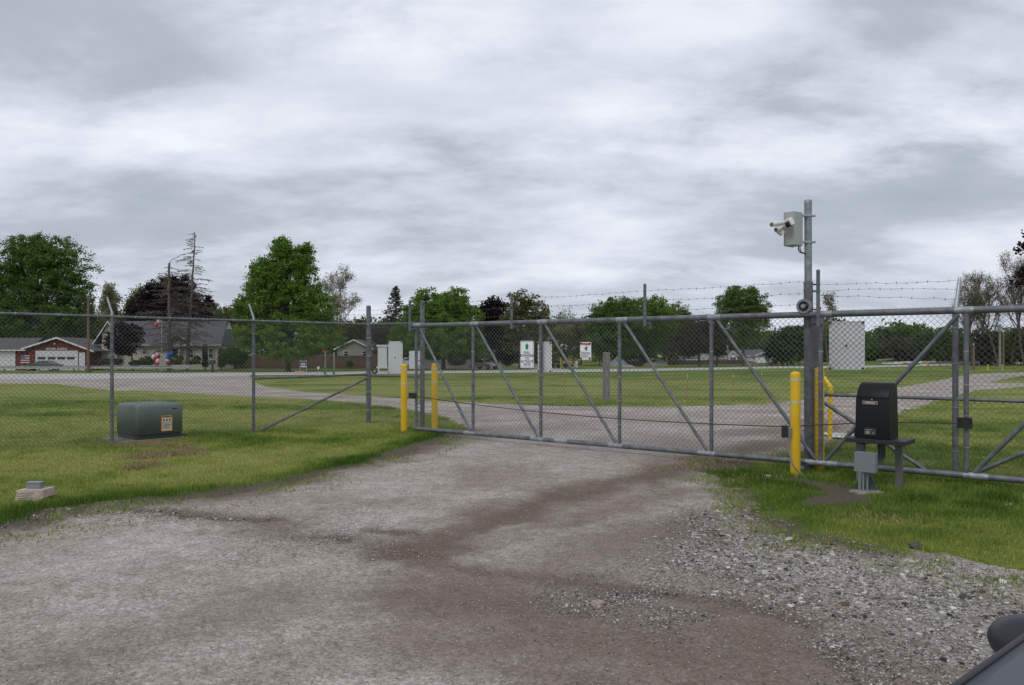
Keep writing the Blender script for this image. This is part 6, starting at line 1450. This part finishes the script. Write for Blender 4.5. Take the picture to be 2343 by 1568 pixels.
# yard sign, discs, litter by the road
D = 88; t = thing('yard_sign', 'dark blue yard sign with white lettering on the lawn by the maple trunk', 'sign', tuple(GND(693, D))); p = GND(693, D)
build('board', bx(XD(686, D), XD(701, D), D - .02, D + .02, ZD(843, D), ZD(828, D)), mat('navy', (.015, .02, .07), .5), t, True); build('frame', MB().tube([(XD(686, D), D, zt(D)), (XD(686, D), D, ZD(824, D)), ], .02, 6).tube([(XD(701, D), D, zt(D)), (XD(701, D), D, ZD(824, D))], .02, 6).tube([(XD(686, D), D, ZD(826.5, D)), (XD(701, D), D, ZD(826.5, D))], .02, 6), TRIM, t, True)
for wd, zz in (('911', 832.5), ('LEADER', 838.5)):
    m_ = MB(); x_ = XD(688, D) if wd == '911' else XD(686.6, D); nch = 3 if wd == '911' else 6
    for i in range(nch): q_ = bx(x_ + i * (.17 if nch == 3 else .115) + .04, x_ + i * (.17 if nch == 3 else .115) + (.16 if nch == 3 else .125), D - .03, D - .022, ZD(zz + 2, D), ZD(zz - 1.8, D)); m_.add(q_.v, q_.f)
    pieces('lettering', m_, TRIM, t, True)
t = thing('fallen_sign', 'red and white strip lying on the grass under the dark blue yard sign', 'sign', tuple(GND(690, 84))); build('board', bx(XD(675, 84), XD(698, 84), 83.9, 84.0, zt(84) + .05, zt(84) + .26), mat('pale_red', (.62, .25, .18), .5), t, True)
t = thing('tyre_planter', 'dark tyre leaning with a white reflector beside the road right of the corner post', 'tyre', tuple(GND(858, 82))); c = GND(857, 82) + Vector((0, 0, .38))
m_ = MB(); vs = []
for k in range(20):
    a = 2 * math.pi * k / 20
    for q in range(6): b_ = 2 * math.pi * q / 6; rr = .30 + .10 * math.cos(b_); vs.append(c + Matrix.Rotation(R(35), 3, 'Z') @ Vector((rr * math.cos(a), .10 * math.sin(b_), rr * math.sin(a))))
m_.add(vs, [(k * 6 + q, k * 6 + (q + 1) % 6, ((k + 1) % 20) * 6 + (q + 1) % 6, ((k + 1) % 20) * 6 + q) for k in range(20) for q in range(6)], True); build('tyre', m_, RUBBER, t, True); build('reflector', MB().box(c + Vector((.42, -.1, .05)), (.14, .04, .3)), TRIM, t, True)
for px, D, lb in ((728, 74, 'small white and orange driveway reflector left of the address posts'), (986, 86, 'red and white reflector disc left of the mesh-covered bollard'), (920, 84, 'small red reflector disc near the small blank board')):
    p = GND(px, D); t = thing('reflector_stake', lb, 'reflector', tuple(p), 0, 'roadside reflectors'); build('stake', MB().tube([p, p + Vector((0, 0, .75))], .015, 5), TRIM, t, True); build('disc', MB().tube([p + Vector((0, -.02, .72)), p + Vector((0, .02, .72))], .13, 12), REDP if px != 728 else TRIM, t, True)
# balloons and flagpole
D = 98.5
t = thing('flagpole', 'slender white pole beside the shorter dead spruce', 'pole', tuple(GND(370, D))); p = GND(370, D); build('shaft', MB().tube([p, Vector((p.x, p.y, ZD(732, D)))], [.06, .035], 8), TRIM, t, True); build('finial', MB().ell((p.x, p.y, ZD(731, D)), (.08, .08, .08)), TRIM, t, True)
BW = mat('balloon_white', (.75, .70, .74), .3); BR = mat('balloon_red', (.62, .03, .07), .3); BB = mat('balloon_blue', (.04, .13, .55), .3)
for px, py, m_, lb in ((351, 817, BW, 'pinkish white balloon leftmost in the lower cluster'), (360, 811, BW, 'white balloon on top of the lower left cluster'), (356, 819, BR, 'red balloon in the middle of the lower left cluster'), (362, 815, BR, 'red balloon touching the flagpole'), (361, 826, BW, 'white balloon low beside the flagpole'), (359, 832, BR, 'lowest red balloon left of the flagpole'),
                   (386, 812, BB, 'larger blue balloon right of the dead trunk'), (392, 808, BB, 'upper blue balloon by the bay window'), (384, 819, BB, 'lower blue balloon right of the dead trunk'), (383, 825, BW, 'white balloon under the blue ones'), (384, 829, BR, 'red balloon under the blue ones'), (357, 743, BR, 'red balloon high before the roof'), (363, 735, BW, 'striped pale balloon high beside the flagpole top')):
    c = P(px, py, D - .4); t = thing('balloon', lb, 'balloon', tuple(c), 0, 'party balloons'); build('skin', MB().ell(c, (.25, .25, .30), 12, 8).tube([c - Vector((0, 0, .30)), c - Vector((0, 0, .35))], .03, 6), m_, t, True); build('string', MB().tube([c - Vector((0, 0, .34)), c - Vector((0, 0, .7))], .006, 3), TRIM, t, True)

# ================================================================== vehicles
GLASS = mat('car_glass', (.02, .025, .03), .06, spec=.9); TYRE = RUBBER; RIM = mat('alloy', (.4, .4, .42), .3, .7)
def vehicle(label, cat, loc, heading, paint, Lh=4.6, Wd=1.8, H=1.45, style='sedan', name='parked_car', scale=1.0):
    t = thing(name, label, cat, tuple(loc), heading); a, b_ = -Lh / 2, Lh / 2; s_ = H / 1.45
    if style == 'sedan': low = [(a, .35), (a + .05, .72), (a + .15, .90), (a + .9, .95), (b_ - 1.35, .93), (b_ - .5, .80), (b_ - .08, .66), (b_, .5), (b_ - .02, .30), (a + .05, .28)]; cab = [(a + .55, .93), (a + 1.25, 1.40), (a + 1.7, 1.45), (b_ - 2.1, 1.43), (b_ - 1.25, .93)]
    elif style == 'suv': low = [(a, .40), (a + .02, 1.0), (a + .08, 1.08), (b_ - 1.2, 1.08), (b_ - .3, .98), (b_ - .03, .8), (b_, .45), (a + .05, .35)]; cab = [(a + .06, 1.06), (a + .28, 1.75), (a + .5, 1.82), (b_ - 2.0, 1.80), (b_ - 1.15, 1.06)]
    else: low = [(a, .45), (a, 1.05), (b_ - 1.9 - .8, 1.05), (b_ - 1.3, 1.10), (b_ - .2, 1.0), (b_, .85), (b_, .45)]; cab = [(b_ - 2.9, 1.03), (b_ - 2.8, 1.72), (b_ - 1.9, 1.74), (b_ - 1.25, 1.05)]
    low = [(x, z * s_) for x, z in low]; cab = [(x, z * s_) for x, z in cab]
    def loft(poly, w0, w1, zlo, zhi):
        rows = []; n_ = len(poly)
        for sy in (-1, -.92, .92, 1):
            for x, z in poly:
                k = (z - zlo) / max(zhi - zlo, .01); w_ = (w0 + (w1 - w0) * k) / 2; ins = .0 if abs(sy) < 1 else .03; rows.append((x * (1 - ins * .3), sy * w_, z - (ins if z > (zlo + zhi) / 2 else -ins)))
        m_ = MB().add(rows, [(j * n_ + i, j * n_ + (i + 1) % n_, (j + 1) * n_ + (i + 1) % n_, (j + 1) * n_ + i) for j in range(3) for i in range(n_)], False); m_.add(rows[:n_], [tuple(range(n_ - 1, -1, -1))]); m_.add(rows[-n_:], [tuple(range(n_))]); return m_
    build('body', loft(low, Wd, Wd * .97, .3, 1.0), paint, t)
    zc = min(z for x, z in cab); zh = max(z for x, z in cab); build('cabin', loft(cab, Wd * .93, Wd * .74, zc, zh), paint, t)
    def inset(poly, f_): cx_ = sum(p[0] for p in poly) / len(poly); cz_ = sum(p[1] for p in poly) / len(poly); return [(cx_ + (x - cx_) * f_, cz_ + (z - cz_) * f_ + .01) for x, z in poly]
    gl = inset(cab, .82); m_ = loft(gl, Wd * .95, Wd * .80, zc, zh); build('side_glass', m_, GLASS, t)
    xs = [x for x, z in cab]; (xr0, zr0), (xr1, zr1) = cab[0], cab[1]; (xf1, zf1), (xf0, zf0) = cab[-2], cab[-1]
    for (x0_, z0_, x1_, z1_, nm_, o_) in ((xf0, zf0, xf1, zf1, 'windscreen', 1), (xr0, zr0, xr1, zr1, 'rear_window', -1)):
        d = Vector((x1_ - x0_, 0, z1_ - z0_)); nn = Vector((d.z * o_, 0, -d.x * o_)).normalized() * .015; nn = nn if nn.x * o_ > 0 else -nn
        p0 = Vector((x0_, 0, z0_)) + d * .12 + nn; p1 = Vector((x0_, 0, z0_)) + d * .88 + nn
        build(nm_, MB().add([p0 + Vector((0, Wd * .40, 0)), p0 - Vector((0, Wd * .40, 0)), p1 - Vector((0, Wd * .34, 0)), p1 + Vector((0, Wd * .34, 0))], [(0, 1, 2, 3)]), GLASS, t)
    rw = .33 * s_ ** .3
    for wx in (a + .85, b_ - .9):
        for sy in (-1, 1):
            w_ = build('wheel', MB().tube([(wx, sy * (Wd / 2 - .20), rw), (wx, sy * (Wd / 2 + .012), rw)], rw, 20), TYRE, t); build('rim', MB().tube([(wx, sy * (Wd / 2 + .0), rw), (wx, sy * (Wd / 2 + .022), rw)], rw * .62, 14), RIM, w_)
    for sy in (-1, 1):
        build('headlight', MB().box((b_ - .10, sy * (Wd / 2 - .28), .66 * s_), (.16, .34, .13), None, .02), TRIM, t); build('tail_light', MB().box((a + .02, sy * (Wd / 2 - .22), .78 * s_ + (.1 if style == 'suv' else 0)), (.08, .24, .16 + (.15 if style == 'suv' else 0)), None, .02), REDP, t)
        build('wing_mirror', MB().box((b_ - 1.55, sy * (Wd / 2 + .07), 1.0 * s_), (.12, .16, .12), None, .03), paint, t)
    build('bumper', MB().box((b_ - .02, 0, .42), (.10, Wd * .92, .16), None, .03), BLACKM, t); build('bumper', MB().box((a + .02, 0, .45), (.10, Wd * .92, .16), None, .03), BLACKM, t); build('number_plate', MB().box((a - .035, 0, .58), (.02, .36, .12)), mat('dull_white', (.5, .5, .5)), t)
    return t
SILV = mat('silver_paint', (.42, .43, .44), .3, .35, coat=.4); WP = mat('white_paint', (.66, .67, .68), .35, coat=.4); DKP = mat('dark_green_paint', (.03, .045, .045), .3, coat=.4)
vehicle('silver sedan parked on the grass behind the gate under the rounded maple', 'car', GND(1107, 111), R(-38), SILV)
vehicle('white van seen from behind between the gate post and the second bollard', 'van', GND(973, 132), R(82), WP, 4.6, 1.85, 1.5, 'suv')
vehicle('dark green car parked low in front of the brick garage', 'car', GND(97, 100.8), R(180 + 8), DKP, 4.5, 1.75, 1.35)
vehicle('small white car with its wheel showing left of the small blank board', 'car', GND(926, 127), R(200), WP, 4.2, 1.75, 1.5)
vehicle('white car driving on the distant highway at the right', 'car', GND(2118, 255), R(-100), WP, name='car')
vehicle('red car far along the distant highway', 'car', GND(2084, 240), R(-95), mat('dull_red_paint', (.3, .06, .05), .4), name='car')
vehicle('pale car on the distant highway behind the right fence post', 'car', GND(2201, 300), R(170), SILV, name='car')
# dark flat trailer, orange mower
t = thing('utility_trailer', 'black flat trailer beside the yellow post beyond the road', 'trailer', tuple(GND(1270, 120))); p = GND(1270, 120)
build('deck', MB().box(p + Vector((0, 0, .95)), (1.3, 1.6, .45)), BLACKM, t, True); build('front_board', MB().box(p + Vector((.0, .4, 1.35)), (1.5, .1, .10)), BLACKM, t, True)
for sx in (-.4, .4): build('wheel', MB().tube([p + Vector((sx, -.9, .35)), p + Vector((sx, -.72, .35))], .34, 16), RUBBER, t, True)
t = thing('ride_on_mower', 'orange ride-on mower right of the black trailer', 'mower', tuple(GND(1299, 122))); p = GND(1299, 122)
build('hood', MB().box(p + Vector((.3, 0, .78)), (.75, .5, .40), None, .08), ORANGE, t, True); build('body', MB().box(p + Vector((-.35, 0, .62)), (.6, .6, .30), None, .05), ORANGE, t, True); build('seat', MB().box(p + Vector((-.38, 0, 1.0)), (.12, .42, .45), None, .04), BLACK, t, True)
for sx, rr in ((-.42, .36), (.48, .24)): build('wheel', MB().tube([p + Vector((sx, -.42, rr)), p + Vector((sx, -.25, rr))], rr, 14), RUBBER, t, True)
t = thing('white_drum', 'small whitish drum right of the orange mower', 'drum', tuple(GND(1318, 124))); p = GND(1318, 124); build('shell', MB().tube([p, p + Vector((0, 0, .25)), p + Vector((0, 0, .85)), p + Vector((0, 0, .95))], [.26, .28, .26, .18], 14), mat('dull_white', (.5, .5, .5)), t, True); build('band', MB().tube([p + Vector((0, 0, .5)), p + Vector((0, 0, .56))], .285, 14), GREYBOX, t, True)

# ---- the photographer's vehicle, its near corner at the bottom right
FD_ = Vector((.76, .65, 0)).normalized(); FN_ = Vector((-FD_.y, FD_.x, 0)); E0 = Vector((.882, 1.455, 0))
fv = thing('dark_grey_vehicle', 'dark slate vehicle whose smooth flank fills the bottom right corner', 'vehicle', tuple(E0 - FN_ * .8))
SLATE = mat('slate_paint', (.042, .048, .066), .42, .1, coat=.1, var=.04, vscale=2)
def fv_(s_, o_, z): p = E0 + FD_ * s_ + FN_ * o_; p.z = z; return p
sec = [(-.02, .30), (.035, .45), (.045, .62), (.035, .80), (.02, .90), (.004, .955), (-.02, .985), (-.06, 1.0), (-.12, 1.008), (-.5, 1.04), (-.9, 1.05), (-1.7, 1.04), (-1.8, .98), (-1.84, .6), (-1.80, .30)]
ss = [-3.0, -2.8, -2.2, -1.0, -.4, 0, .25, .5, .8, 1.1, 1.35, 1.5]; vs = []
for s_ in ss:
    f_ = 0 if s_ < .5 else (s_ - .5) ** 1.6 * .30; g2 = .25 if s_ < -2.9 else 0
    for o_, z in sec: vs.append(fv_(s_, o_ - (f_ * .6 if o_ > -.9 else -f_ * .6), z + (.045 if z > .7 else 0) - (f_ * .5 + g2 if z > .5 else 0)))
n_ = len(sec); m_ = MB().add(vs, [(i * n_ + k, i * n_ + k + 1, (i + 1) * n_ + k + 1, (i + 1) * n_ + k) for i in range(len(ss) - 1) for k in range(n_ - 1)], True)
m_.add(vs[:n_], [tuple(range(n_))]); m_.add(vs[-n_:], [tuple(range(n_ - 1, -1, -1))]); build('body', m_, SLATE, fv, True)
m_ = MB(); c = fv_(.55, .07, .90); Mm = Matrix((FD_, FN_, Vector((0, 0, 1)))).transposed()
m_.ell(c, (.085, .105, .066), 24, 14, Mm); m_.tube([fv_(.54, -.05, .93), c], .035, 12); build('wing_mirror', m_, mat('mirror_black', (.022, .022, .028), .42), fv, True)
build('edge_trim', MB().tube([fv_(s_, -.012 - (0 if s_ < .5 else (s_ - .5) ** 1.6 * .18), 1.028 - (0 if s_ < .5 else (s_ - .5) ** 1.6 * .15)) for s_ in (-1.2, -.6, -.2, 0, .2, .4, .6, .8, 1.0)], .007, 10), mat('trim_black', (.02, .02, .025), .5), fv, True)
for s_ in (-2.1, .85):
    for o_ in (-.12, -1.70): w_ = build('wheel', MB().tube([fv_(s_, o_ - .09, .33), fv_(s_, o_ + .09, .33)], .33, 24), RUBBER, fv, True)
gp = [fv_(-2.2, -.30, 1.03), fv_(-1.8, -.42, 1.45), fv_(-.9, -.45, 1.48), fv_(-.2, -.34, 1.04)]; gq = [fv_(-2.2, -1.5, 1.03), fv_(-1.8, -1.4, 1.45), fv_(-.9, -1.38, 1.48), fv_(-.2, -1.48, 1.04)]
build('greenhouse', MB().add(gp + gq, [(0, 1, 2, 3), (7, 6, 5, 4), (1, 5, 6, 2), (0, 4, 5, 1), (2, 6, 7, 3)]), GLASS, fv, True)
